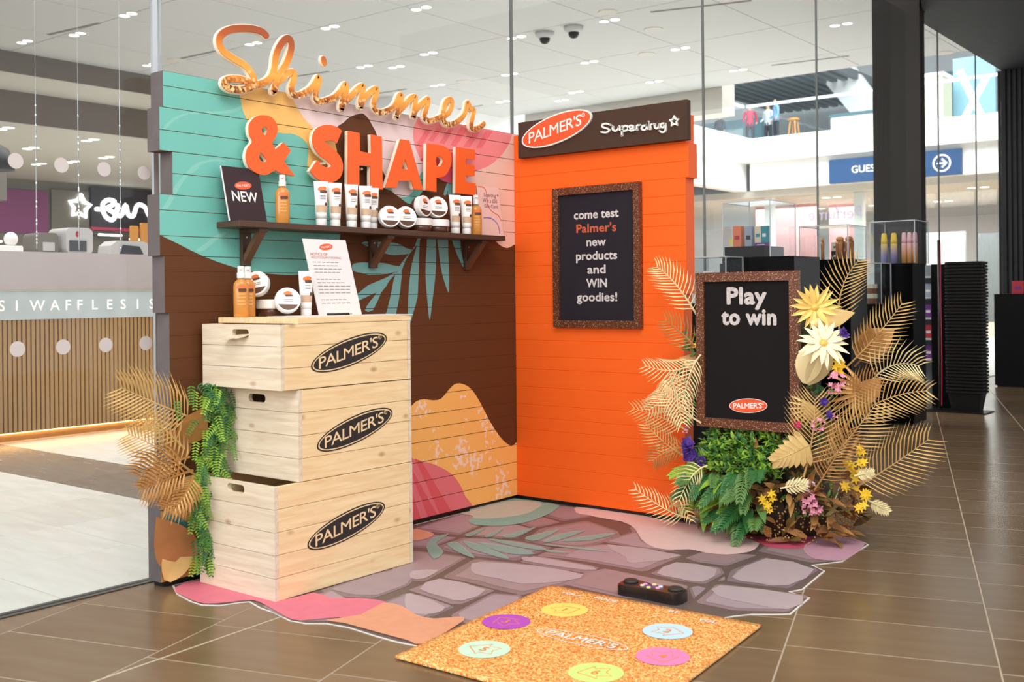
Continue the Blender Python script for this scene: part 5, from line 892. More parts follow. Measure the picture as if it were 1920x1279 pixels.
def frond(mb, b, m, t, L, n, rnd, nrm=None, wl=.0031):
    n = max(7, int(n * .72)); L = L * 1.12
    b, m, t = Vector(b), Vector(m), Vector(t)
    c = m * 2 - (b + t) / 2
    P = lambda s: b * (1 - s) ** 2 + c * 2 * s * (1 - s) + t * s * s
    D = lambda s: ((c - b) * (1 - s) + (t - c) * s).normalized()
    mb.tube([P(i / 8) for i in range(9)], [.0042 * (1 - i / 8) + .0012 for i in range(9)], 4, caps=False)
    nv = (nrm or (CAMP - P(.5))).normalized()
    for i in range(n):
        s = .14 + .86 * (i + .5) / n
        for sd in (-1, 1):
            d = D(s); side = nv.cross(d).normalized() * sd
            ln = L * (math.sin(PI * (0.16 + .74 * s)) ** .8) * rnd.uniform(.88, 1.08)
            fw = 0.45 + .75 * s
            d0 = (side + d * fw + nv * rnd.uniform(-.05, .25)).normalized(); d1 = (d0 + d * .35 - nv * .25 + Vector((0, 0, -.18))).normalized()
            p0 = P(s); p1 = p0 + d0 * ln * .5; p2 = p1 + d1 * ln * .5
            w = d0.cross(nv).normalized() * wl * rnd.uniform(.85, 1.15)
            f_ = nv * wl * .5
            mb.add([p0 - w * .5, p0 + w * .5, p1 + w + f_, p1 - w + f_, p2, p1 - f_ * .2], [(0, 5, 3), (0, 1, 5), (1, 2, 5), (3, 5, 4), (5, 2, 4)])
def leaf(mb, p, d, nrm, L, Wd, bend=.2, fold=.25, m=0, seg=5, shape=None):
    d = d.normalized(); s = d.cross(nrm).normalized(); n = s.cross(d).normalized()
    rows = []
    for i in range(seg + 1):
        t = i / seg; w = Wd * (shape(t) if shape else math.sin(PI * min(1, .04 + .96 * t) ** .8)) * .5
        c = p + d * (L * t * (1 - .15 * bend * t)) - n * (bend * L * t * t)
        rows += [c - s * w + n * fold * w, c, c + s * w + n * fold * w]
    f = []
    for i in range(seg):
        a = i * 3; f += [(a, a + 1, a + 4, a + 3), (a + 1, a + 2, a + 5, a + 4)]
    mb.add(rows, f, m)
rnd = random.Random(11)
fa = thing('floral_arrangement', 'tall arrangement of gold palm leaves, daisies and greenery around the play sign', 'flower arrangement', (1.47, .10, 0))
EC = Vector((1.46, .12, .25)); ER = Vector((.38, .32, .30))
mb = MB(); n = 18; rings = []
for i in range(9):
    a = -PI / 2 + PI * i / 8; z = max(.003, EC.z - .06 + .72 * ER.z * math.sin(a)); r = max(.02, math.cos(a)) if i > 3 else 1.0 - .12 * (3 - i)
    rings.append([(EC.x + .72 * ER.x * r * math.cos(2 * PI * j / n) * rnd.uniform(.96, 1.02), EC.y + .72 * ER.y * r * math.sin(2 * PI * j / n), z) for j in range(n)])
mb.loft(rings[1:]); mb.build('moss_base', 'moss', fa)
mb = MB(); mb.loft([[(1.52 + .16 * k * math.cos(2 * PI * j / 12), .10 + .13 * k * math.sin(2 * PI * j / 12), z) for j in range(12)] for z, k in ((.4, 1.1), (.7, 1.0), (.95, .85), (1.05, .5))]); mb.build('moss_tower', 'moss', fa)
for b, m, t, L, n, tone in FRONDS:
    mb = MB(); frond(mb, b, m, t, L, n, rnd); mb.build('palm_frond', GOLD[tone], fa)
# broad leaves
def side_dir(ang, p):
    """direction in the plane facing the concourse at the given clock angle"""
    nv = Vector((.60, -.80, .05)); ex = Vector((.8, .6, 0)); ez = Vector((0, 0, 1)); a = math.radians(ang)
    return ex * math.cos(a) + ez * math.sin(a), nv
for kind, p, size, ang in LEAVES:
    p = Vector(p); d, nv = side_dir(ang, p); mb = MB(); s = d.cross(nv).normalized()
    if kind == 'monstera':
        for k in range(7):
            for sd in (-1, 1):
                o = p - d * size * .75 + d * size * 1.35 * k / 7; dd = (s * sd * (1 - .08 * k) + d * (.25 + .13 * k)).normalized()
                leaf(mb, o, dd, nv, size * (.72 - .045 * k) * 1.15, size * .24, .12, .18, seg=4, shape=lambda t: (.75 + .5 * t) * (1 - t ** 5) ** .5)
        mb.tube([p - d * size * .9, p + d * size * .8], .003, 4); nm, mt = 'monstera_leaf', 'gold_mid'
    elif kind == 'heart':
        for sd in (-1, 1):
            leaf(mb, p - d * size * .6 + s * sd * size * .32, (d - s * sd * .10), (nv + s * sd * .35).normalized(), size * 1.5, size * .95, .22, -.2, seg=8, shape=lambda t: math.sin(PI * (.08 + .9 * t)) ** .7)
        nm, mt = 'heart_leaf', 'gold_light'
    elif kind == 'curl':
        leaf(mb, p - d * size * .9, d, (nv + Vector((0, 0, .5))).normalized(), size * 1.9, size * .8, .35, -.5, seg=9); nm, mt = 'curled_leaf', 'gold_mid'
    elif kind == 'fan':
        for k in range(11):
            a = math.radians(-75 + 15 * k); dd = d * math.cos(a) + s * math.sin(a); leaf(mb, p - d * size * .5, dd, nv, size * (1.25 - .02 * abs(k - 5)), size * .13, .3, .3, seg=4)
        nm, mt = 'fan_leaf', 'gold_dark' if size > .12 else 'gold_mid'
    elif kind == 'small':
        mb2 = mb; frond(mb, p - d * size * .8, p, p + d * size * .8, size * .7, 9, rnd, nv, .006); nm, mt = 'small_frond', 'gold_light'
    else:
        leaf(mb, p - d * size * .7, d, nv, size * 1.5, size * .9, .2, .2, seg=8); nm, mt = 'broad_leaf', 'copper_leaf'
    mb.build(nm, mt, fa, True)
def blossom(mb, c, axis, R, n, wd, cup, rnd, layers=1, m=0):
    axis = axis.normalized(); ex = axis.orthogonal().normalized(); ey = axis.cross(ex)
    for ly in range(layers):
        for k in range(n):
            a = 2 * PI * (k + .5 * ly) / n + rnd.uniform(-.12, .12); d = (ex * math.cos(a) + ey * math.sin(a) + axis * (cup + .35 * ly)).normalized()
            leaf(mb, c, d, axis, R * (1 - .18 * ly) * rnd.uniform(.9, 1.08), wd, .2 if cup < .4 else -.1, .15, m, 4)
for kind, p, s in FLOWERS:
    p = Vector(p); ax = (CAMP - p).normalized() + Vector((0, 0, .25))
    if kind.endswith('daisy'):
        ax = (Vector((.45, -.75, .45)) if kind == 'cream_daisy' else Vector((.5, -.85, .15))); col = 'petal_cream' if kind == 'cream_daisy' else 'petal_gold'
        mb = MB(); mtx = ax.to_track_quat('Z', 'Y').to_matrix(); mb.lathe([(s * .16, -.004), (s * .17, .006), (s * .10, .013), (0, .015)], p, 14, mtx=mtx); ce = mb.build('daisy', 'petal_gold', fa, True)
        axn = ax.normalized(); ex = axn.orthogonal().normalized(); ey = axn.cross(ex)
        for k in range(18):
            a = 2 * PI * k / 18 + rnd.uniform(-.08, .08); d = (ex * math.cos(a) + ey * math.sin(a) + axn * (.12 if k % 2 else .3)).normalized(); mb = MB(); leaf(mb, p + d * s * .12, d, axn, s * rnd.uniform(.9, 1.05), s * .26, .30 if kind == 'cream_daisy' else .12, .25, 0, 5); mb.build('petal', col, ce)
    elif kind == 'yellow':
        mb = MB()
        for q in range(3):
            c = p + Vector((rnd.uniform(-1, 1), rnd.uniform(-.4, .4), rnd.uniform(-1, 1))) * s * .55; blossom(mb, c, ax + Vector((rnd.uniform(-.5, .5), 0, rnd.uniform(-.5, .5))), s * .8, 6, s * .32, .25, rnd)
        mb.build('yellow_flower', 'petal_yellow', fa)
    elif kind in ('pink', 'palepink', 'rose'):
        mb = MB()
        for q in range(12):
            v = Vector((rnd.gauss(0, 1), rnd.gauss(0, 1), rnd.gauss(0, 1))).normalized(); blossom(mb, p + v * s * .6, v + ax * .5, s * .42, 4, s * .3, .4, rnd)
        mb.build('pink_flower', 'petal_' + kind, fa)
    else:
        mb = MB()
        for q in range(3): blossom(mb, p + Vector((rnd.uniform(-1, 1), 0, rnd.uniform(-1, 1))) * s * .35, ax + Vector((rnd.uniform(-.6, .6), 0, rnd.uniform(-.4, .6))), s * .9, 5, s * .65, .45, rnd, 2)
        mb.build('purple_flower', 'petal_purple', fa)
# leafy greenery under the sign
def on_e(x, z, k=1.0):
    q = 1 - ((x - EC.x) / ER.x / k) ** 2 - ((z - EC.z) / ER.z / k) ** 2
    return Vector((x, EC.y - ER.y * k * math.sqrt(max(.02, q)), z))
gm = MB()
for i in range(1300):
    x = rnd.uniform(1.17, 1.62); z = rnd.uniform(.30, .53) - .12 * max(0, x - 1.45)
    p = on_e(x, z, .95 + rnd.random() * .12); d = Vector((rnd.uniform(-.7, .7), rnd.uniform(-.9, .1), rnd.uniform(-.1, 1))); leaf(gm, p, d, Vector((0, -.6, 1)) if abs(d.z) < .9 else Vector((0, -1, 0)), rnd.uniform(.028, .05), rnd.uniform(.012, .018), .2, .2, rnd.choice((0, 1, 1, 2)), 3)
o = gm.build('foliage', ['leaf_green', 'leaf_lime', 'leaf_deep'], fa); o['kind'] = 'stuff'
for i in range(44):
    x = rnd.uniform(1.10, 1.52); z = rnd.uniform(.08, .36); p = on_e(x, z, .92); d = Vector((rnd.uniform(-.9, .5) + (x - 1.4), -1.0, rnd.uniform(-.75, .15)))
    mb = MB(); Lf = rnd.uniform(.12, .19); nn = Vector((0, -.5, 1)); 
    if i % 3:
        dn = d.normalized(); frond(mb, p, p + dn * Lf * .55 + Vector((0, 0, .012)), p + dn * Lf * 1.1 + Vector((0, 0, -.02)), Lf * .30, 17, rnd, Vector((.2, -.6, .8)), .0062)
    else: leaf(mb, p, d, nn, Lf, Lf * .30, .35, .22, 0, 7)
    mb.build('fern_leaf', rnd.choice(('fern_green', 'leaf_lime', 'leaf_deep', 'fern_green')), fa, True)
for i in range(280):
    a = rnd.uniform(0, 2 * PI) if i % 3 == 0 else rnd.uniform(PI * 1.05, PI * 2.05); z = rnd.uniform(.02, .30) if i < 220 else rnd.uniform(.3, .5)
    rr_ = .95 * math.sqrt(max(.1, 1 - ((z - EC.z) / ER.z) ** 2)) if z > EC.z else 1.0
    p = Vector((EC.x + .02 + ER.x * rr_ * .90 * math.cos(a), EC.y + ER.y * rr_ * .84 * math.sin(a), max(.02, z))); d = Vector((math.cos(a) + rnd.uniform(-1, 1), math.sin(a) * .6 + rnd.uniform(-.4, .2), rnd.uniform(-.5, 1.1)))
    if z < .08: d.z = abs(d.z)
    mb = MB(); leaf(mb, p, d, Vector((math.cos(a), math.sin(a), .8)), rnd.uniform(.07, .13), rnd.uniform(.026, .046), .2, .25, 0, 4); mb.build('dried_leaf', rnd.choice(('brown_leaf', 'olive_leaf', 'gold_dark', 'copper_leaf')), fa, True)
bm_ = MB()
for i in range(750):
    a = rnd.uniform(PI * .95, PI * 2.15); z = abs(rnd.gauss(.10, .08)) + .012; p = Vector((EC.x + ER.x * .93 * math.cos(a), EC.y + ER.y * .93 * math.sin(a), z)) + Vector((rnd.uniform(-.02, .02), rnd.uniform(-.02, .02), 0)); r = rnd.uniform(.004, .007)
    bm_.add([p + Vector(v) * r for v in ((1, 0, 0), (-1, 0, 0), (0, 1, 0), (0, -1, 0), (0, 0, 1), (0, 0, -1))], [(0, 2, 4), (2, 1, 4), (1, 3, 4), (3, 0, 4), (2, 0, 5), (1, 2, 5), (3, 1, 5), (0, 3, 5)])
o = bm_.build('berries', 'berry_gold', fa, True); o['kind'] = 'stuff'
um = MB()
for i in range(330):
    p = Vector((rnd.uniform(1.58, 1.80), rnd.uniform(-.10, .10), rnd.uniform(.12, 1.0))); d = Vector((rnd.uniform(-.4, 1), rnd.uniform(-1, .1), rnd.uniform(-.4, .9))); leaf(um, p, d, Vector((.3, -1, .3)), rnd.uniform(.03, .06), rnd.uniform(.012, .02), .2, .2, rnd.choice((0, 2, 3, 3)), 3)
for i in range(60):
    p = Vector((rnd.uniform(1.08, 1.22), rnd.uniform(-.12, .0), rnd.uniform(.5, .95))); d = Vector((rnd.uniform(-1, .3), rnd.uniform(-1, .1), rnd.uniform(-.4, .9))); leaf(um, p, d, Vector((.3, -1, .3)), rnd.uniform(.03, .05), rnd.uniform(.012, .018), .2, .2, rnd.choice((0, 2)), 3)
o = um.build('foliage', ['leaf_green', 'leaf_lime', 'leaf_deep', 'olive_leaf'], fa); o['kind'] = 'stuff'

# gold foliage and hanging garland at the outer end of the mural wall
gb = thing('gold_leaf_bunch', 'bunch of gold palm leaves fixed at the outer end of mural wall', 'leaves', (.05, -2.2, .05))
for b, m, t, L, n, tone in LFRONDS:
    mb = MB(); frond(mb, b, m, t, L, n, rnd, Vector((.85, -.5, .1)), .0046 if tone == 3 else .0034); mb.build('palm_frond', GOLD[tone], gb)
for p, d, L, Wd, mt in ((Vector((.022, -2.11, .05)), Vector((.0, -.55, .95)), .27, .17, 'copper_leaf'), (Vector((.020, -2.205, .03)), Vector((0, .55, .95)), .22, .12, 'gold_mid'), (Vector((.04, -2.14, .56)), Vector((.4, .3, .75)), .16, .12, 'gold_dark'), (Vector((.03, -2.12, .50)), Vector((.1, -.6, .7)), .16, .11, 'copper_leaf'), (Vector((.05, -2.10, .42)), Vector((.3, -.7, -.4)), .18, .07, 'gold_mid')):
    mb = MB(); leaf(mb, p, d, Vector((1, -.25, 0)), L, Wd, .06, .12, 0, 9); mb.build('broad_leaf', mt, gb, True)
gl = thing('hanging_garland', 'green leafy garland hanging beside the stacked crates', 'garland', (.06, -2.12, .05))
path = [Vector(LPTS[i]) for i in (0, 1, 2, 3, 4, 5)]
def gp(t):
    k = t * (len(path) - 1); i = min(int(k), len(path) - 2); return path[i].lerp(path[i + 1], k - i)
mb = MB(); mb.tube([gp(i / 20) + Vector((rnd.uniform(-.01, .01), rnd.uniform(-.01, .01), 0)) for i in range(21)], .003, 5); mb.build('stem', 'leaf_deep', gl)
gm = MB()
for i in range(240):
    t = rnd.random() ** 1.15; c = gp(t); spread = .080 * (1 - .55 * t)
    b = c + Vector((rnd.uniform(-.01, .05), rnd.gauss(0, spread * .62), rnd.uniform(-.02, .03))); b.x = max(.025, b.x)
    d = Vector((rnd.uniform(0, .6), rnd.uniform(-.7, .7), rnd.uniform(-1.4, -.3))).normalized(); tone = rnd.choice((0, 1, 1, 2, 2))
    q = b.copy()
    for k in range(7):
        q = q + d * .011; d = (d + Vector((0, 0, -.06))).normalized(); s = d.cross(Vector((1, -.3, .2))).normalized()
        for sd in (-1, 1): leaf(gm, q, s * sd + d * .5 + Vector((.15, 0, 0)), Vector((1, -.3, .1)), .021 - .0012 * k, .0075, .1, .15, tone, 2)
o = gm.build('foliage', ['leaf_green', 'leaf_lime', 'leaf_deep'], gl); o['kind'] = 'stuff'
# ------------------------------------------------------------------ glass front, column, soffit and hall shell
mat('seal_grey', (120, 122, 120), .4, .3); mat('seal_bright', (214, 216, 220), .25, .6); mat('dot_film', (206, 198, 196), .7, noise=.02)
mat('ceiling_white', (200, 200, 199), .85, noise=.015); mat('ceiling_gap', (150, 149, 144), .9); mat('hall_white', (246, 246, 246), .7, noise=.01); mat('hall_grey', (196, 200, 202), .7, noise=.03)
mat('column_black', (40, 35, 32), .6, noise=.08, scale=6); mat('soffit_dark', (44, 44, 50), .7, noise=.05); mat('rib_dark', (26, 28, 30), .5, .2)
mat('bulkhead_dark', (108, 98, 90), .7, noise=.05); mat('bulkhead_light', (206, 202, 194), .75, noise=.03); mat('purple_panel', (128, 52, 108), .6, noise=.05); mat('wall_taupe', (118, 112, 104), .7, noise=.05); mat('fascia_dark', (48, 46, 54), .5, noise=.06)
mat('lamp_glow', (255, 250, 240), .5, emit=6.0, noise=0); mat('lamp_warm', (255, 200, 124), .5, emit=14, noise=0); mat('reflected_sign_glow', (255, 255, 255), .5, emit=2.2, noise=0); mat('letter_glow', (255, 236, 220), .5, emit=.9, noise=0)
joints = [-6.2, -2.136, 0.163, 2.43, 4.53, 6.98, 8.03, 9.57, 10.78]
wins = []
for i in range(len(joints) - 1):
    mb = MB(); mb.box(GX - .006, GX + .006, joints[i] + .004, joints[i + 1] - .004, 0.004, 4.1); o = mb.build('window_%d' % (i + 1), 'clear_glass'); struct(o); wins.append(o)
for i, y in enumerate(joints[1:-1]):
    mb = MB(); w = .011 if i == 0 else .006; mb.box(GX - .008, GX + .008, y - w, y + w, 0.004, 4.1); struct(mb.build('trim_%d' % (i + 3), 'seal_bright' if i == 0 else 'seal_grey'))
mb = MB(); mb.box(GX - .02, GX - .010, joints[1] + .030, joints[1] + .040, 0.004, 4.1); struct(mb.build('trim_20', 'seal_bright'))
for k in range(7):
    for z in (1.62, .945):
        mb = MB(); mb.prism([ell(-2.19 - .1715 * k, z, .028, .028, n=28)], Fr((GX, 0, 0), (0, 1, 0), (0, 0, 1)), .0062, .0068); mb.build('dot', 'dot_film', wins[0])
mb = MB(); mb.box(-.491, .02, 6.9, 7.05, 0, 4.6); o = mb.build('column', 'column_black', bevel=.006); struct(o)
mb = MB(); mb.prism([[(0.03, 7.06), (0.03, 6.95), (.26, 6.12), (.55, 5.0), (5.5, 5.0), (5.5, 10.9), (GX, 10.9), (GX, 7.06)]], FL, 4.1, 4.4); struct(mb.build('ceiling_soffit', 'soffit_dark'))
mb = MB(); mb.box(GX - .05, 3.5, 10.82, 11.0, 0, 4.1); rw = struct(mb.build('wall_right', 'rib_dark'))
for i in range(26):
    mb = MB(); x = GX + .02 + i * .066; mb.box(x, x + .036, 10.785, 10.822, 0, 4.1); mb.build('slat', 'rib_dark', rw)
# ceiling of the hall: panels under a slab
CZ = 5.5
mb = MB(); mb.box(-14.87, GX, -9, 15.8, CZ + .02, CZ + .25); ce = struct(mb.build('ceiling', 'ceiling_gap'))
CA = 0.0
ca1 = Vector((math.cos(CA), math.sin(CA), 0)); ca2 = Vector((-math.sin(CA), math.cos(CA), 0))
PX, PY = 1.87, 2.44
for i in range(-12, 10):
    for j in range(-8, 16):
        pl = [ca1 * (-0.14 + PX * (i + a)) + ca2 * (-.35 + PY * (j + b)) for a, b in ((.003, .003), (.997, .003), (.997, .997), (.003, .997))]
        q = [(v.x, v.y) for v in pl]
        for ax, lim, gt in ((0, -14.86, True), (0, GX - .02, False), (1, -2.5, True), (1, 15.75, False)):
            q = clip(q, ax, lim, gt)
            if len(q) < 3: break
        if len(q) >= 3:
            cu = cam_uv((sum(p[0] for p in q) / len(q), sum(p[1] for p in q) / len(q), CZ))
            if cu is None or abs(cu[0]) > 1350 or cu[1] > 1000: continue
            mb = MB(); mb.prism([q], FL, CZ, CZ + .022); mb.build('panel', 'ceiling_white', ce)
GRP = 'twin ceiling downlights of the hall'
def downlight(x, y, z, label, r=.085, grp=GRP):
    t = thing('ceiling_downlight', label, 'ceiling light', (x, y, z), group=grp)
    for sx_ in (-1, 1):
        c = Vector((x, y, z)) + ca1 * .105 * sx_ * (r / .085)
        mb = MB(); mb.lathe([(r * 1.0, .0), (r * 1.0, -.006), (r * .92, -.008), (r * .92, -.002)], c, 20, cap=False); mb.build('trim_ring', 'ceiling_white', t); mb = MB(); mb.lathe([(r * .92, -.005), (0, -.005)], c, 20, cap=False); mb.build('lamp', 'lamp_glow', t)
for x, y in DOWNLIGHTS: downlight(x, y, CZ, 'twin round downlight glowing in the pale panelled ceiling')
mat('slot_dark', (120, 118, 114), .8)
for a, b in SLOTS:
    mb = MB(); va, vb = Vector((*a, CZ)), Vector((*b, CZ)); d = (vb - va).normalized(); s = Vector((-d.y, d.x, 0)) * .035
    mb.prism([[(v.x, v.y) for v in (va - s, vb - s, vb + s, va + s)]], FL, CZ - .004, CZ - .001); tag(mb.build('ceiling_slot', 'slot_dark'), 'thin dark linear air slot in the pale ceiling', 'air slot', 'linear slots in the ceiling')
for x, y in DISCS:
    mb = MB(); mb.lathe([(.15, -.012), (.16, -.004), (.16, -.001)], (x, y, CZ), 28); tag(mb.build('ceiling_speaker', 'bulkhead_light', smooth=False), 'flat round speaker disc in the pale ceiling', 'speaker', 'round ceiling speakers')
for i, (x, y) in enumerate(CAMS):
    t = thing('dome_camera', ('small dome security camera nearer the tall glass joint', 'small dome security camera farther from the glass joint')[i], 'camera', (x, y, CZ))
    mb = MB(); mb.lathe([(.10, -.10), (.155, -.06), (.16, 0)], (x, y, CZ), 20); mb.build('housing', 'ceiling_white', t, True); mb = MB(); mb.lathe([(0, -.20), (.05, -.185), (.085, -.14), (.09, -.095)], (x, y, CZ), 16); mb.build('lens_dome', 'rib_dark', t, True)
# bulkheads and lower ceiling on the far side of the shop
mb = MB(); mb.box(-16.5, -14.88, -4, 30, 5.13, 5.9); struct(mb.build('beam', 'bulkhead_light'))
mb = MB(); mb.box(-14.90, -14.875, -4, 30, 5.13, 5.52); struct(mb.build('beam_face', 'bulkhead_dark'))
mb = MB(); mb.box(-26, -16.5, -4, 30, 4.53, 5.9); struct(mb.build('ceiling_lower', 'bulkhead_light'))
mb = MB(); mb.box(-16.52, -16.48, -4, 30, 4.53, 5.13); struct(mb.build('beam_face_far', 'bulkhead_dark'))
for x, y in ((-17.321, 5.612), (-19.626, 7.312), (-17.534, 7.548), (-19.827, 9.276), (-21.187, 9.151), (-22.185, 8.829), (-23.825, 8.714)): downlight(x, y, 4.53, 'twin downlight in the lower ceiling beyond the waffle counter', .12, 'downlights in the lower ceiling')
mb = MB(); mb.box(-26.2, -25.77, 4, 24, 0, 4.53); struct(mb.build('wall_back', 'wall_taupe'))
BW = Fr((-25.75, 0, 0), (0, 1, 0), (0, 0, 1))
mb = MB(); mb.fbox(BW, 7.5, 10.9, 3.0, 4.22, 0, .06); tag(mb.build('purple_fascia', 'purple_panel'), 'purple fascia panel above the far shop opening', 'fascia')
ss = thing('star_sign_reflection', 'glass reflection of a dark fascia with white star outline and script', 'sign', (-25.7, 13.2, 3.3))  # reflection of a shop sign behind the camera, built as solid glowing parts
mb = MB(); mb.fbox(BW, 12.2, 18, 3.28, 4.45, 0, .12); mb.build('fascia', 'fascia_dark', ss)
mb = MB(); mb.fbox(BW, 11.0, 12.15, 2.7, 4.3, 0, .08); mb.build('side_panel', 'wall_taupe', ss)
mb = MB(); sp = star(11.83, 3.84, .34, .19, .1); mb.ribbon(sp + sp[:2], .055, BW, .125, .16, caps=3); mb.build('star', 'reflected_sign_glow', ss)
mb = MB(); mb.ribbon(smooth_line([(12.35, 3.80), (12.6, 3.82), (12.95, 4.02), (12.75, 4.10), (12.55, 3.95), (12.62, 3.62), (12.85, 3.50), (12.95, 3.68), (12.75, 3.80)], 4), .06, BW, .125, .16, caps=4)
mb.ribbon(smooth_line([(13.05, 3.95), (13.0, 3.7), (13.15, 3.65), (13.3, 3.98), (13.38, 3.70), (13.55, 3.66), (13.7, 4.0), (13.95, 3.95), (14.15, 3.65), (14.5, 3.7)], 4), .06, BW, .13, .165, caps=4); mb.build('script', 'reflected_sign_glow', ss)
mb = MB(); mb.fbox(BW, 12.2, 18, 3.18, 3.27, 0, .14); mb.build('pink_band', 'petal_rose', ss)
for i, (y, z) in enumerate(((8.0, 2.9), (9.0, 2.7), (12.6, 3.0), (13.6, 2.9), (14.6, 2.95))):
    t = thing('strip_light', 'glowing strip light inside the far shop', 'light', (-25.4, y, z), group='strip lights of the far shop'); mb = MB(); mb.box(-25.6, -25.3, y - .4, y + .4, z, z + .05); mb.build('housing', 'bulkhead_dark', t); mb = MB(); mb.box(-25.3, -25.29, y - .38, y + .38, z, z + .05); mb.build('tube', 'lamp_glow', t)
# ------------------------------------------------------------------ waffle counter
mat('slat_oak', (182, 140, 94), .5, noise=.12, scale=5, stretch=(4, 4, .4)); mat('slat_back', (58, 40, 26), .7); mat('band_stone', (196, 202, 204), .5, noise=.1, scale=6); mat('panel_steel', (206, 190, 190), .25, .25, noise=.03)
wc = thing('waffle_counter', 'slatted oak dessert counter with lit WAFFLES lettering behind glass', 'counter', (-4.9, .2, 0))
mb = MB(); mb.box(-5.6, -4.63, -3.2, 2.2, .08, .965); mb.build('body', 'slat_back', wc)
sm = MB(); sm.box(0, .022, 0, .026, 0, .886); q = sm.build('slat', 'slat_oak', wc, local=True); sme = q.data; bpy.data.objects.remove(q)
for k in range(118):
    o = inst('slat', sme, wc); o.location = Vector((-4.63, -2.85 + .0376 * k, .08)) - WL[wc.name]
mb = MB(); mb.box(-5.6, -4.60, -3.2, 2.2, .966, 1.19); mb.build('sign_band', 'band_stone', wc)
mb = MB(); mb.box(-5.6, -4.61, -3.2, 2.2, 1.20, 1.505); mb.build('steel_front', 'panel_steel', wc)
mb = MB(); mb.box(-4.612, -4.595, -3.2, 2.2, 1.191, 1.199); mb.build('edge_strip', 'brass', wc)
mb = MB(); mb.box(-5.3, -4.75, -3.2, 2.2, 0.0, .08); mb.build('kick_plate', 'slat_oak', wc)
mb = MB(); mb.box(-4.745, -4.735, -3.2, 2.2, .060, .072); mb.build('led_strip', 'lamp_warm', wc)
CF = Fr((-4.60, 0, 0), (0, 1, 0), (0, 0, 1)); mb = MB()
for ch, y in (('S', -.609), ('I', -.492), ('W', -.325), ('A', -.179), ('F', -.066), ('F', .035), ('L', .167), ('E', .302), ('S', .426), ('I', .562), ('S', .70)):
    mb.text(ch, CF, y, 1.078, .118, .002, 0, off=.0)
mb.build('lettering', 'letter_glow', wc)
mat('machine_grey', (196, 192, 192), .4, noise=.04); mat('machine_dark', (70, 72, 78), .4); mat('oak_stick', (208, 144, 72), .55, noise=.1); mat('machine_red', (170, 44, 52), .5)
t = thing('coffee_machine', 'pale grey rounded coffee machine on the waffle counter', 'machine', (-4.95, .2, 1.505))
mb = MB(); mb.prism([rrect(.06, .30, 1.505, 1.73, .05)], Fr((-4.85, 0, 0), (0, 1, 0), (0, 0, 1)), -.3, 0); mb.build('body', 'machine_grey', t); mb = MB(); mb.box(-4.849, -4.84, .085, .235, 1.53, 1.62); mb.build('screen', 'machine_dark', t); mb = MB(); mb.flat([ell(.16, 1.675, .018, .026, n=20)], Fr((-4.85, 0, 0), (0, 1, 0), (0, 0, 1)), .002); mb.build('badge', 'machine_red', t)
t = thing('coffee_grinder', 'brownish rounded machine beside the coffee machine', 'machine', (-5.0, -.1, 1.505)); mb = MB(); mb.prism([rrect(-.16, .02, 1.505, 1.68, .04)], Fr((-4.9, 0, 0), (0, 1, 0), (0, 0, 1)), -.25, 0); mb.build('body', 'wall_taupe', t); mb = MB(); mb.box(-4.899, -4.89, -.12, -.02, 1.53, 1.60); mb.build('tray', 'machine_grey', t)
t = thing('card_terminal', 'low grey till machine on the waffle counter', 'machine', (-4.8, .58, 1.505)); mb = MB(); mb.prism([[(.38, 1.505), (.78, 1.505), (.77, 1.60), (.70, 1.625), (.45, 1.625), (.39, 1.58)]], Fr((-4.72, 0, 0), (0, 1, 0), (0, 0, 1)), -.2, 0); mb.build('body', 'machine_grey', t); mb = MB(); mb.prism([[(.47, 1.51), (.70, 1.51), (.66, 1.58), (.50, 1.59)]], Fr((-4.719, 0, 0), (0, 1, 0), (0, 0, 1)), 0, .004); mb.build('opening', 'machine_dark', t)
for i, (y, lab) in enumerate(((.70, 'tall oak board leaning on the counter, the shorter one'), (.80, 'tall oak board leaning on the counter, the one nearer the mural wall'))):
    mb = MB(); mb.prism([rrect(y - .035, y + .035, 1.505, 1.77 + .03 * i, .012)], Fr((-4.85, 0, 0), (0, 1, 0), (0, 0, 1)), -.03, 0); tag(mb.build('oak_board', 'oak_stick'), lab, 'board')
t = thing('globe_lamp', 'white globe lamp on a low white base at the counter end', 'lamp', (-4.9, -.40, 1.505)); mb = MB(); mb.box(-4.96, -4.84, -.50, -.31, 1.505, 1.56); mb.build('base', 'white_plastic', t, bevel=.01)
mb = MB(); mb.lathe([(.045 * math.sin(PI * i / 10) + .0001, 1.615 - .058 * math.cos(PI * i / 10)) for i in range(11)], (-4.9, -.385, 0), 20, sx=1.2, sy=1.2); mb.build('globe', 'white_plastic', t, True)
t = thing('oven_hood', 'taupe framed display oven behind the counter', 'oven', (-6.4, -.5, 0))
for nm, b in (('post', (-6.6, -6.3, -.02, .18, 0, 2.05)), ('post', (-6.6, -6.3, -1.3, -1.1, 0, 2.05)), ('top', (-6.6, -6.2, -1.3, .22, 2.05, 2.32)), ('shelf', (-6.6, -6.3, -1.1, -.02, 1.0, 1.05))):
    mb = MB(); mb.box(*b); mb.build(nm, 'wall_taupe', t)
t = thing('pendant_lamp', 'black dome pendant lamp with brass neck over the counter', 'lamp', (-5.6, -.05, 2.3)); mb = MB(); mb.lathe([(.20, 2.25), (.195, 2.34), (.15, 2.43), (.07, 2.48), (.05, 2.49)], (-5.6, -.22, 0), 24); mb.build('shade', 'rib_dark', t, True); mb = MB(); mb.lathe([(.055, 2.49), (.055, 2.52), (.01, 2.53)], (-5.6, -.22, 0), 12); mb.build('neck', 'brass', t); mb = MB(); mb.tube([(-5.6, -.22, 2.53), (-5.6, -.22, 5.5)], .004, 5); mb.build('cord', 'rib_dark', t)
GRS = 'sparkling strings behind the glass'
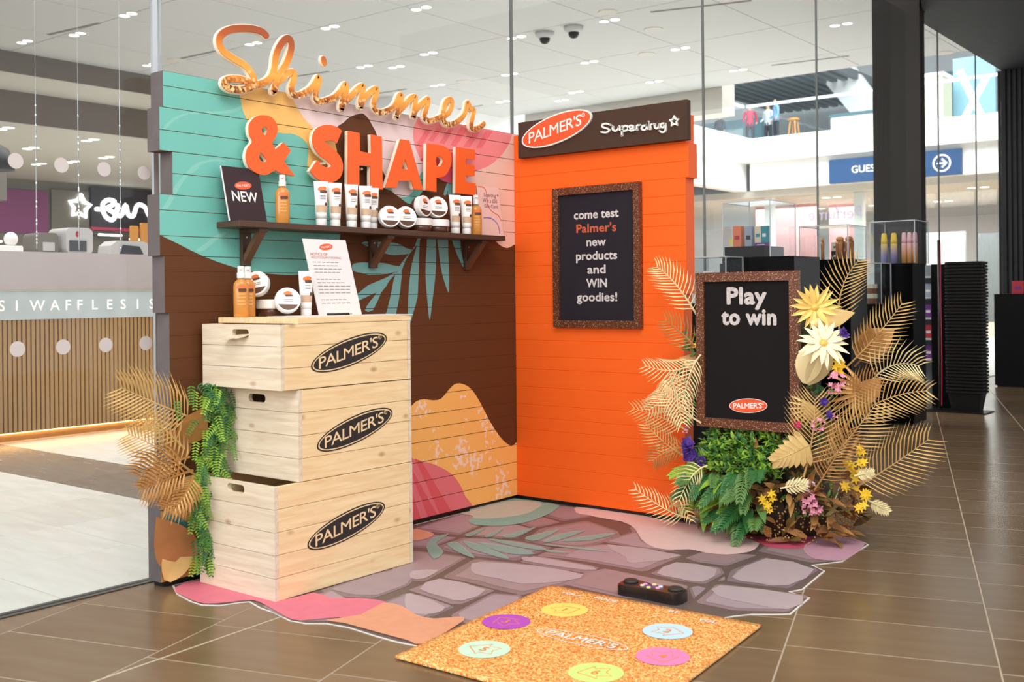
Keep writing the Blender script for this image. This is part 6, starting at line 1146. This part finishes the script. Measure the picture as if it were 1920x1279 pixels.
for y in (-2.389, -2.205, -2.012):
    t = thing('bead_string', 'thin sparkling string hanging inside the shop glass', 'string', (-.6, y, 1.3), group=GRS); mb = MB(); mb.tube([(-.6, y, 1.33), (-.6, y, 1.98), (-.6, y, 2.0), (-.6, y, 5.5)], [.0018, .0018, .0006, .0006], 5); mb.build('wire', 'seal_bright', t); mb = MB()
    r2 = random.Random(int(-y * 100))
    for k in range(16):
        z = 1.34 + r2.random() * .62; mb.lathe([(.0001, z - .012), (.004, z), (.0001, z + .012)], (-.6, y, 0), 6)
    mb.build('beads', 'seal_bright', t)
# ------------------------------------------------------------------ upper gallery and lower shop front at the far end
GY = 28.6
def shell(name, b, m): mb = MB(); mb.box(*b); return struct(mb.build(name, m))
shell('beam_gallery', (-12.6, 6, GY, GY + .5, 5.55, 6.35), 'hall_white'); shell('beam_gallery_side', (-13.1, -12.6, 12, GY + .5, 5.55, 6.40), 'hall_white')
shell('beam_gallery_low', (-12.6, 6, GY + .25, GY + .6, 4.62, 5.55), 'hall_white'); shell('beam_side_low', (-13.3, -12.85, 12, GY + .5, 4.62, 5.55), 'hall_white')
shell('floor_gallery', (-40, 14, GY + .5, 46, 6.0, 6.36), 'hall_grey'); shell('floor_gallery_side', (-30, -13.1, 12, GY + .5, 6.0, 6.36), 'hall_grey')
shell('ceiling_gallery_low', (-26, 14, GY + .5, 46, 4.4, 4.62), 'bulkhead_light'); shell('wall_far_upper', (-40, 14, 42, 42.4, 6.3, 14), 'hall_grey'); shell('wall_far_lower', (-26, 14, 44, 44.4, 0, 4.4), 'hall_white')
shell('beam_cream', (-12.2, -6.9, 15.82, 16.4, 4.95, 5.75), 'bulkhead_light')
mat('louver', (120, 128, 132), .5); lv = thing('ceiling_louvre', 'grey slatted louvre panel over the upper gallery', 'louvre', (-14, 36, 9))
for k in range(14):
    mb = MB(); mb.box(-17 + k * .42, -16.78 + k * .42, 33, 41, 9.3, 9.6); mb.build('slat', 'louver', lv)
mb = MB(); mb.prism([[(-13.8, 10.8), (-12.2, 10.8), (-9.2, 6.4), (-10.4, 6.4)]], Fr((0, 36, 0), (1, 0, 0), (0, 0, 1)), 0, .4); struct(mb.build('beam_sloped', 'hall_white'))
br_ = thing('glass_balustrade', 'glass balustrade with white handrail along the far gallery', 'balustrade', (-6, GY + .1, 6.35))
for k in range(9):
    mb = MB(); mb.box(-12.55 + k * 2.0, -10.6 + k * 2.0, GY + .08, GY + .10, 6.36, 7.42); mb.build('glass_pane', 'acrylic', br_)
mb = MB(); mb.box(-12.6, 6, GY + .05, GY + .13, 7.42, 7.50); mb.build('handrail', 'hall_white', br_)
b2 = thing('glass_balustrade', 'glass balustrade with white handrail on the gallery side nearer the orange wall', 'balustrade', (-12.7, 20, 6.4))
for k in range(5):
    mb = MB(); mb.box(-12.72, -12.70, 18.6 + k * 2.0, 20.55 + k * 2.0, 6.41, 7.42); mb.build('glass_pane', 'acrylic', b2)
mb = MB(); mb.box(-12.75, -12.67, 18.6, GY, 7.42, 7.50); mb.build('handrail', 'hall_white', b2)
# guest sign
mat('sign_blue', (44, 78, 122), .5); gs = thing('guest_sign', 'blue hanging GUEST direction sign with circled arrow', 'sign', (-7.7, GY - .2, 4.6))
SF = Fr((0, GY + .09, 0), (1, 0, 0), (0, 0, 1)); mb = MB(); mb.fbox(SF, -9.75, -5.66, 4.63, 5.40, -.15, 0); mb.build('panel', 'sign_blue', gs)
mb = MB(); mb.text('GUEST SERVICES', SF, -7.85, 5.03, .32, .01, 0, off=.01, width=2.3); cx = -6.22; mb.flat([ell(cx, 5.0, .27, .27, n=32), ell(cx, 5.0, .22, .22, n=32)], SF, .01); mb.ribbon([(cx - .15, 5.0), (cx + .14, 5.0)], .025, SF, .008, .011, caps=0); mb.ribbon([(cx + .0, 5.13), (cx + .14, 5.0), (cx, 4.87)], .028, SF, .008, .012, caps=0); mb.build('lettering', 'print_white', gs)
# gallery furniture, posters and lower displays
mat('poster_blue', (150, 196, 214), .5, noise=.2, scale=.6); mat('cream_box', (226, 220, 190), .6); mat('teal_dark', (86, 118, 126), .5, noise=.1, scale=1)
t = thing('gallery_poster', 'pale blue poster with white X strokes on the upper gallery', 'poster', (-6.0, 33, 6.36)); PF = Fr((0, 33, 0), (1, 0, 0), (0, 0, 1)); mb = MB(); mb.fbox(PF, -7.1, -5.75, 6.36, 9.0, -.1, 0); mb.build('panel', 'poster_blue', t); mb = MB(); mb.ribbon([(-7.0, 6.5), (-6.0, 8.3)], .12, PF, 0, .01, caps=0); mb.ribbon([(-6.0, 6.5), (-6.9, 8.6)], .12, PF, 0, .012, caps=0); mb.build('stroke', 'hall_white', t)
t = thing('gallery_kiosk', 'cream kiosk cabinet beside the blue poster on the gallery', 'cabinet', (-7.6, 32, 6.36)); mb = MB(); mb.box(-8.25, -7.0, 31.5, 32.5, 6.36, 8.2); mb.build('body', 'cream_box', t); mb = MB(); mb.box(-8.3, -6.95, 31.45, 32.55, 8.2, 8.32); mb.build('top', 'hall_white', t)
t = thing('gallery_counter', 'long white counter with dark top on the gallery', 'counter', (-10, 33, 6.36)); mb = MB(); mb.box(-11.4, -9.0, 33, 33.8, 6.36, 7.5); mb.build('body', 'hall_white', t); mb = MB(); mb.box(-11.45, -8.95, 32.95, 33.85, 7.5, 7.6); mb.build('top', 'teal_dark', t)
mb = MB(); mb.box(-20, -14.6, 34, 34.3, 6.36, 8.0); tag(mb.build('gallery_screen', 'teal_dark'), 'low dark teal screen wall behind the gallery people', 'screen')
mb = MB(); mb.box(-9.0, -7.3, 38, 38.3, 6.36, 9.6); tag(mb.build('gallery_shopfront', 'teal_dark'), 'dark teal shopfront panel behind the gallery kiosk', 'panel')
t = thing('bar_stool', 'wooden bar stool beside the three people on the gallery', 'stool', (-11.95, 31, 6.36)); mb = MB(); mb.lathe([(.2, 7.22), (.2, 7.28)], (-11.95, 31, 0), 14); mb.build('seat', 'oak_stick', t)
for a in range(4):
    c, s = math.cos(a * PI / 2 + .7), math.sin(a * PI / 2 + .7); mb = MB(); mb.tube([(-11.95 + .12 * c, 31 + .12 * s, 7.22), (-11.95 + .24 * c, 31 + .24 * s, 6.36)], .028, 6); mb.build('leg', 'oak_stick', t)
# people on the gallery
mat('skin', (196, 150, 122), .6); mat('hair_dark', (48, 38, 34), .6); mat('trousers_dark', (40, 44, 54), .7)
def person(label, x, y, z, h, top, lean=0.0, arm=0.3, face=0.0):
    S = h / 1.72; me = bpy.data.meshes.new('person'); ob = bpy.data.objects.new('person', me); COL.objects.link(ob)
    J = [(0, 0, .93, .14, .11), (0, 0, 1.15, .135, .10), (0, .01, 1.38, .15, .10), (0, .01, 1.50, .055, .055), (0, -.01, 1.57, .075, .085), (0, -.01, 1.68, .075, .09),
         (-.19, 0, 1.40, .06, .06), (-.25, arm * .1, 1.14, .045, .045), (-.22, -arm * .6, .95 + arm * .25, .035, .035), (.19, 0, 1.40, .06, .06), (.26, 0, 1.13, .045, .045), (.24, -.12, .90, .035, .035),
         (-.09, 0, .86, .085, .085), (-.10, -.02, .48, .06, .06), (-.10, .02, .08, .045, .045), (-.10, -.12, .03, .035, .03), (.09, 0, .86, .085, .085), (.11, .01, .48, .06, .06), (.11, .05, .08, .045, .045), (.11, -.09, .03, .035, .03)]
    E_ = [(0, 1), (1, 2), (2, 3), (3, 4), (4, 5), (2, 6), (6, 7), (7, 8), (2, 9), (9, 10), (10, 11), (0, 12), (12, 13), (13, 14), (14, 15), (0, 16), (16, 17), (17, 18), (18, 19)]
    me.from_pydata([(a, b, c) for a, b, c, _, _ in J], E_, []); md = ob.modifiers.new('s', 'SKIN'); ob.modifiers.new('d', 'SUBSURF').levels = 1
    for v, (_, _, _, r1, r2) in zip(me.skin_vertices[0].data, J): v.radius = (r1, r2)
    me.skin_vertices[0].data[0].use_root = True
    ev = ob.evaluated_get(bpy.context.evaluated_depsgraph_get()); nm = bpy.data.meshes.new_from_object(ev); bpy.data.objects.remove(ob)
    for m in ('skin', top, 'trousers_dark', 'hair_dark'): nm.materials.append(MATS[m])
    for p in nm.polygons:
        c = p.center; p.use_smooth = True
        if c.z > 1.60 and (c.z > 1.66 or c.y > .0): k = 3
        elif c.z > 1.47: k = 0
        elif c.z > .93 and not (abs(c.x) > .18 and c.z < 1.0): k = 1
        elif abs(c.x) > .18 and c.z > .85: k = 0
        else: k = 2
        p.material_index = k
    o = inst('person', nm); o.location = (x, y, z); o.scale = (S, S, S); o.rotation_euler = (0, 0, face); tag(o, label, 'person'); return o
mat('top_red', (168, 44, 74), .7); mat('top_pale', (206, 216, 220), .7); mat('top_blue', (120, 160, 190), .7); mat('top_tan', (200, 170, 140), .7)
person('person in a red top standing on the gallery', -13.63, 31, 6.36, 1.62, 'top_red', face=.4)
person('person in a pale top standing between the red and blue tops', -13.13, 31.45, 6.36, 1.66, 'top_pale', face=-.3)
person('person in a blue and white top standing by the bar stool', -12.62, 31, 6.36, 1.72, 'top_blue', face=-.8)
person('person in a dark top by the gallery side rail', -15.1, 31.5, 6.36, 1.5, 'trousers_dark')
person('person behind the white gallery counter near the column', -8.95, 32.2, 6.36, 1.66, 'top_tan')
for i in range(10): downlight(-13 + (i % 5) * 2.4, 31 + (i // 5) * 4.5, 4.40, 'downlight under the far gallery', .16, 'downlights under the gallery')
mat('poster_rose', (226, 170, 172), .6, noise=.15, scale=1); mat('dark_screen', (40, 40, 46), .4); mat('warm_shelf', (250, 226, 200), .5, emit=.6)
for x0, x1, z0, z1, y, m, lab in ((-14.4, -12.0, 1.9, 4.4, 33, 'poster_rose', 'large rose pink poster in the far shop window'), (-11.9, -10.6, 2.0, 4.4, 34, 'poster_rose', 'narrow rose poster beside white pillar in the far shop'), (-16.6, -15.5, 3.0, 4.4, 30, 'dark_screen', 'dark hanging screen beside the glass joint'), (-10.3, -7.6, .0, 3.3, 36, 'hall_grey', 'pale grey display unit under the gallery'), (-7.2, -4.6, .0, 3.2, 36, 'louver', 'grey shuttered shopfront under the gallery beyond the column')):
    mb = MB(); mb.box(x0, x1, y, y + .15, z0, z1); t_ = tag(mb.build('far_panel', m), lab, 'panel')
for x in (-12.3, -9.15):
    mb = MB(); mb.box(x - .14, x + .14, 29.6, 29.9, 0, 4.4); struct(mb.build('pillar', 'hall_white'))
mb = MB(); mb.box(-12, -8, 29.515, 29.535, 0.002, 4.4); struct(mb.build('window_20', 'clear_glass')); mb = MB(); mb.text('Perfume', Fr((0, 29.5, 0), (1, 0, 0), (0, 0, 1)), -9.9, 3.72, .55, 0, 0, mirror=True); mat('violet_glass', (186, 176, 206), .5); tag(mb.build('window_lettering', 'violet_glass'), 'faint violet Perfume lettering on the far shop glass', 'lettering')
# ------------------------------------------------------------------ shop displays in front of the glass
mat('gloss_black', (12, 12, 14), .2, spec=.14); mat('satin_black', (18, 17, 18), .5, spec=.15)
def acrylic_case(t, x0, x1, y0, y1, z0, z1):
    w = .004
    for b in ((x0, x1, y0, y0 + w, z0, z1), (x0, x1, y1 - w, y1, z0, z1), (x0, x0 + w, y0, y1, z0, z1), (x1 - w, x1, y0, y1, z0, z1), (x0, x1, y0, y1, z1, z1 + w)):
        mb = MB(); mb.box(*b); mb.build('acrylic_panel', 'acrylic', t)
    for x in (x0, x1):
        for y in (y0, y1):
            mb = MB(); mb.box(x - .003, x + .003, y - .003, y + .003, z0, z1); mb.build('acrylic_edge', 'seal_bright', t)
    for a in ((x0, x1, y0 - .003, y0 + .003), (x0 - .003, x0 + .003, y0, y1), (x1 - .003, x1 + .003, y0, y1)):
        mb = MB(); mb.box(*a, z1 - .003, z1 + .004); mb.build('acrylic_edge', 'seal_bright', t)
def plinth(label, x0, x1, y0, y1, z1, m='gloss_black'):
    t = thing('display_plinth', label, 'plinth', ((x0 + x1) / 2, (y0 + y1) / 2, 0)); mb = MB(); mb.box(x0, x1, y0, y1, .02, z1); mb.build('body', m, t, bevel=.003); mb = MB(); mb.box(x0 + .02, x1 - .02, y0 + .02, y1 - .02, 0, .02); mb.build('foot', 'black_base', t); return t
pa = plinth('wide black plinth behind the play sign carrying boxed perfumes', .015, .567, 2.4, 2.85, 1.376); mb = MB(); mb.box(.026, .335, 2.42, 2.75, 1.376, 1.455); mb.build('riser', 'satin_black', pa); acrylic_case(pa, .02, .386, 2.41, 2.84, 1.3765, 1.775)
plc = thing('acrylic_case', 'low clear acrylic box in front of the wide black plinth', 'display case', (.08, 2.2, 1.0)); acrylic_case(plc, -.08, .20, 2.10, 2.36, 1.05, 1.375); mb = MB(); mb.box(-.10, .22, 2.08, 2.37, 0, 1.05); mb.build('stand', 'satin_black', plc); mb = MB(); mb.fbox(Fr((0, 2.2, 0), (1, 0, 0), (0, 0, 1)), -.03, .05, 1.05, 1.28, -.004, 0); mb.build('price_card', 'paper', plc)
for x in (.0, .05, .10):
    mb = MB(); mb.lathe([(.012, 1.0505), (.012, 1.15), (.010, 1.16), (.010, 1.20)], (x + .02, 2.28, 0), 10); tag(mb.build('perfume_vial', 'white_plastic'), 'small white vial inside the low acrylic box', 'bottle', 'white vials in the acrylic box')
mat('box_orange', (238, 128, 84), .45); mat('box_grey', (160, 170, 186), .45); mat('box_teal', (40, 150, 160), .45); mat('box_cream', (236, 214, 190), .45); mat('box_purple', (118, 50, 138), .45); mat('box_yellow', (250, 226, 70), .5); mat('box_red', (196, 48, 66), .45)
def carton(x, y, z, w, d, h, m, label, cap='print_white', grp=None):
    t = thing('product_box', label, 'box', (x, y, z), group=grp); mb = MB(); mb.box(x - w / 2, x + w / 2, y - d / 2, y + d / 2, z, z + h); mb.build('carton', m, t, bevel=.002); mb = MB(); mb.box(x - w * .3, x + w * .3, y - d / 2 - .001, y - d / 2, z + h * .35, z + h * .55); mb.build('label', cap, t); return t
carton(.075, 2.55, 1.4555, .066, .06, .155, 'box_orange', 'orange perfume box on the wide black plinth', 'box_red'); carton(.165, 2.55, 1.4555, .055, .06, .15, 'box_grey', 'blue grey perfume box on the wide black plinth', 'fascia_dark')
carton(.262, 2.55, 1.4555, .10, .06, .026, 'box_purple', 'flat purple box under the cream and teal boxes'); carton(.237, 2.55, 1.482, .05, .05, .12, 'box_cream', 'cream perfume box standing on the flat purple box', 'box_teal'); carton(.287, 2.55, 1.482, .045, .05, .12, 'box_teal', 'teal perfume box standing on the flat purple box')
yt = thing('yellow_display', 'bright yellow striped display box on a dark stand behind the orange wall end', 'box', (-.30, 3.3, 0))
mb = MB(); mb.box(-.36, -.24, 3.25, 3.37, 1.36, 1.56); mb.build('carton', 'box_yellow', yt)
for k in range(3):
    mb = MB(); mb.box(-.355, -.245, 3.248, 3.2505, 1.40 + .05 * k, 1.415 + .05 * k); mb.build('stripe', 'paper', yt)
mb = MB(); mb.box(-.42, -.19, 3.2, 3.45, 0, 1.36); mb.build('stand', 'satin_black', yt)
pb = plinth('black plinth between the perfume boxes and the dark column', .29, .62, 3.3, 3.65, 1.372); acrylic_case(pb, .235, .617, 3.26, 3.64, 1.373, 1.63)
t = thing('acrylic_case', 'clear acrylic front case holding cream boxes beside play sign', 'display case', (.31, 3.1, 1.0)); acrylic_case(t, .235, .38, 3.05, 3.255, 1.0, 1.37); mb = MB(); mb.box(.225, .39, 3.04, 3.26, 0, 1.0); mb.build('stand', 'gloss_black', t)
carton(.285, 3.15, 1.0005, .08, .1, .10, 'box_cream', 'lower cream gift box in the acrylic front case', 'box_cream'); carton(.285, 3.15, 1.101, .08, .1, .085, 'box_cream', 'upper cream gift box in the acrylic front case', 'box_cream')
mat('bronze', (176, 112, 62), .25, .5, noise=.1)
for i, (x, w) in enumerate(((.355, .014), (.495, .036), (.568, .036))):
    t = thing('bronze_bottle', ('slim bronze bottle in acrylic case', 'broad bronze bottle in the middle of the acrylic case', 'broad bronze bottle in acrylic case nearest the palm leaf')[i], 'bottle', (x, 3.42, 1.3725), group='bronze bottles')
    mb = MB(); mb.lathe([(w * .9, 1.3725), (w, 1.38), (w * .88, 1.44), (w, 1.49), (w * .9, 1.515)], (x, 3.42, 0), 16); mb.build('body', 'bronze', t, True); mb = MB(); mb.lathe([(w * .7, 1.515), (w * .85, 1.53), (w * .6, 1.545), (.0, 1.55)], (x, 3.42, 0), 14); mb.build('stopper', 'amber', t, True)
carton(.43, 3.55, 1.3725, .10, .05, .07, 'fascia_dark', 'dark striped box behind the bronze bottles', 'box_cream'); carton(.43, 3.55, 1.443, .10, .05, .07, 'box_cream', 'pale striped box stacked behind the bronze bottles', 'fascia_dark')
pc = plinth('tall gloss black plinth in front of the dark column', .46, .73, 4.4, 4.72, 1.357); acrylic_case(pc, .39, .76, 4.36, 4.72, 1.358, 1.71)
t = thing('acrylic_case', 'clear acrylic case holding brown soap boxes before the tall plinth', 'display case', (.44, 4.25, 1.0)); acrylic_case(t, .33, .565, 4.12, 4.35, 1.02, 1.355); mb = MB(); mb.box(.32, .57, 4.11, 4.355, 0, 1.02); mb.build('stand', 'gloss_black', t)
mat('soap_brown', (140, 92, 68), .5)
for i in range(2):
    z = 1.0205 + .083 * i; t = thing('soap_box', ('lower tan lidded soap box in acrylic case', 'upper tan lidded soap box in acrylic case')[i], 'box', (.415, 4.24, z)); mb = MB(); mb.box(.365, .465, 4.19, 4.29, z, z + .045); mb.build('base', 'soap_brown', t); mb = MB(); mb.box(.361, .469, 4.186, 4.294, z + .0455, z + .081); mb.build('lid', 'pine_x', t)
def grad_mat(name, c0, c1, z0, z1):
    m, nt, b = nodes_of(name, .4); mp = mapped(nt, (1, 1, 1)); s = N(nt, 'ShaderNodeSeparateXYZ'); nt.links.new(mp.outputs[0], s.inputs[0]); mr = N(nt, 'ShaderNodeMapRange'); mr.inputs[1].default_value = z0; mr.inputs[2].default_value = z1; nt.links.new(s.outputs[2], mr.inputs[0]); r = ramp(nt, [(.25, c0), (.7, c1)]); nt.links.new(mr.outputs[0], r.inputs[0]); nt.links.new(r.outputs[0], b.inputs['Base Color'])
grad_mat('spray_yellow', (168, 150, 206), (252, 206, 60), 0, .26); grad_mat('spray_pink', (250, 178, 112), (248, 190, 196), 0, .26)
for i, (x, m, lab) in enumerate(((.452, 'spray_yellow', 'yellow to violet spray can in acrylic case, the first one'), (.535, 'spray_yellow', 'yellow to violet spray can in acrylic case beside the pink cans'), (.62, 'spray_pink', 'pink to orange spray can next to the yellow cans'), (.665, 'spray_pink', 'pink to orange spray can in the middle of three'), (.71, 'spray_pink', 'pink to orange spray can nearest the case corner'))):
    t = thing('spray_can', lab, 'spray can', (x, 4.52, 1.358), group='gradient spray cans'); r = .026 if i < 2 else .021; mb = MB(); mb.lathe([(r, 0), (r, .16), (r * .97, .17)], (0, 0, 0), 18); mb.build('body', m, t, True, True); mb = MB(); mb.lathe([(r * .96, .1705), (r * .97, .20), (r * .8, .25), (r * .55, .262), (0, .262)], (0, 0, 0), 18); mb.build('cap', m, t, True, True)
su = thing('shelf_unit', 'dark shelf unit with purple boxes beside the tall plinth', 'shelf unit', (.62, 5.6, 0)); mb = MB(); mb.box(.40, .56, 5.95, 6.3, .0, 1.38); mb.build('end_panel', 'gloss_black', su)
mb = MB(); mb.box(.10, .40, 6.25, 6.3, .0, 1.38); mb.build('back', 'louver', su)
for k in range(5):
    mb = MB(); mb.box(.10, .398, 5.95, 6.25, .45 + .20 * k, .465 + .20 * k); mb.build('shelf', 'hall_grey', su)
for k in range(4):
    for j in range(3): carton(.16 + .09 * j, 6.1, .4655 + .2 * k, .07, .1, .13, ('box_purple', 'box_red', 'box_purple', 'box_grey')[k], 'small product box on the dark shelf unit, %s row' % ('lowest', 'second lowest', 'third', 'top')[k], grp='boxes on the shelf unit')
# stanchion and basket stack
st = thing('stanchion', 'slim dark post with base plate beside the stacked baskets', 'post', (.545, 5.72, 0)); mb = MB(); mb.box(.44, .98, 5.57, 5.88, .001, .010); mb.build('base_plate', 'dark_metal', st); mb = MB(); mb.tube([(.545, 5.72, .01), (.545, 5.72, 1.60)], .014, 12); mb.build('pole', 'ctrl_top', st, True); mb = MB(); mb.tube([(.560, 5.715, .05), (.566, 5.71, .5), (.561, 5.715, 1.0), (.561, 5.715, 1.58)], .004, 6); mb.build('cable', 'petal_rose', st)
bk0 = thing('shopping_basket', 'black shopping basket nested in the tall stack', 'basket', (.78, 5.75, .0105), group='nested black shopping baskets')
mat('basket_black', (24, 23, 23), .5, spec=.2, noise=.1); rr2 = []
def rring(w, d, z, r=.04): return [(a, b, z) for a, b in rrect(-w, w, -d, d, r)]
mb = MB(); mb.loft([rring(.120, .095, 0), rring(.150, .115, .17)], caps=True); mb.build('body', 'basket_black', bk0, False, True); mb = MB(); mb.loft([rring(.158, .122, .165), rring(.166, .128, .170), rring(.166, .128, .186), rring(.158, .122, .190)]); mb.build('rim', 'basket_black', bk0, False, True)
r3 = random.Random(5)
for k in range(1, 40):
    c = copy_tree(bk0); c.location = (.78 + r3.uniform(-.003, .003), 5.75, .0105 + .0305 * k); c.rotation_euler = (0, 0, r3.uniform(-.02, .02))
# shelves to the far right
for i, (x0, x1, y0, y1, z1, lab) in enumerate(((.95, 1.6, 10.0, 10.7, .75, 'low black gondola at the foot of the ribbed dark wall'), (.62, 1.35, 8.6, 9.1, 1.10, 'black display gondola at the frame edge'), (.30, .62, 8.6, 9.0, 1.08, 'black display block carrying the red perfume box'))):
    plinth(lab, x0, x1, y0, y1, z1, 'satin_black')
mb = None
t = thing('acrylic_case', 'clear acrylic case on the black gondola at the frame edge', 'display case', (.9, 8.8, 1.1)); acrylic_case(t, .66, 1.2, 8.62, 9.05, 1.36, 1.66); mb = MB(); mb.box(.65, 1.21, 8.61, 9.06, 1.1005, 1.36); mb.build('stand', 'satin_black', t)
grad_mat('box_magenta', (150, 40, 190), (226, 40, 90), -.3, .3); carton(.535, 8.75, 1.0805, .13, .1, .15, 'box_red', 'red and violet perfume box on the black display block', 'box_purple')
for i, m in enumerate(('box_red', 'box_teal', 'box_cream')): carton(.74 + .09 * i, 8.8, 1.3605, .05, .05, .10 + .02 * i, m, ('red', 'teal', 'cream')[i] + ' small carton in the acrylic case at the frame edge')
ld = plinth('low black display block behind the stanchion carrying orange boxes', .30, .58, 6.36, 6.7, .78)
for i in range(4): carton(.40 + .10 * (i % 2), 6.5, .7805 + .125 * (i // 2), .09, .09, .12, ('pack_orange', 'print_white')[(i + i // 2) % 2], ('lower orange', 'lower white', 'upper white', 'upper orange')[i] + ' carton stacked behind the stanchion', ('print_white', 'pack_orange')[(i + i // 2) % 2])
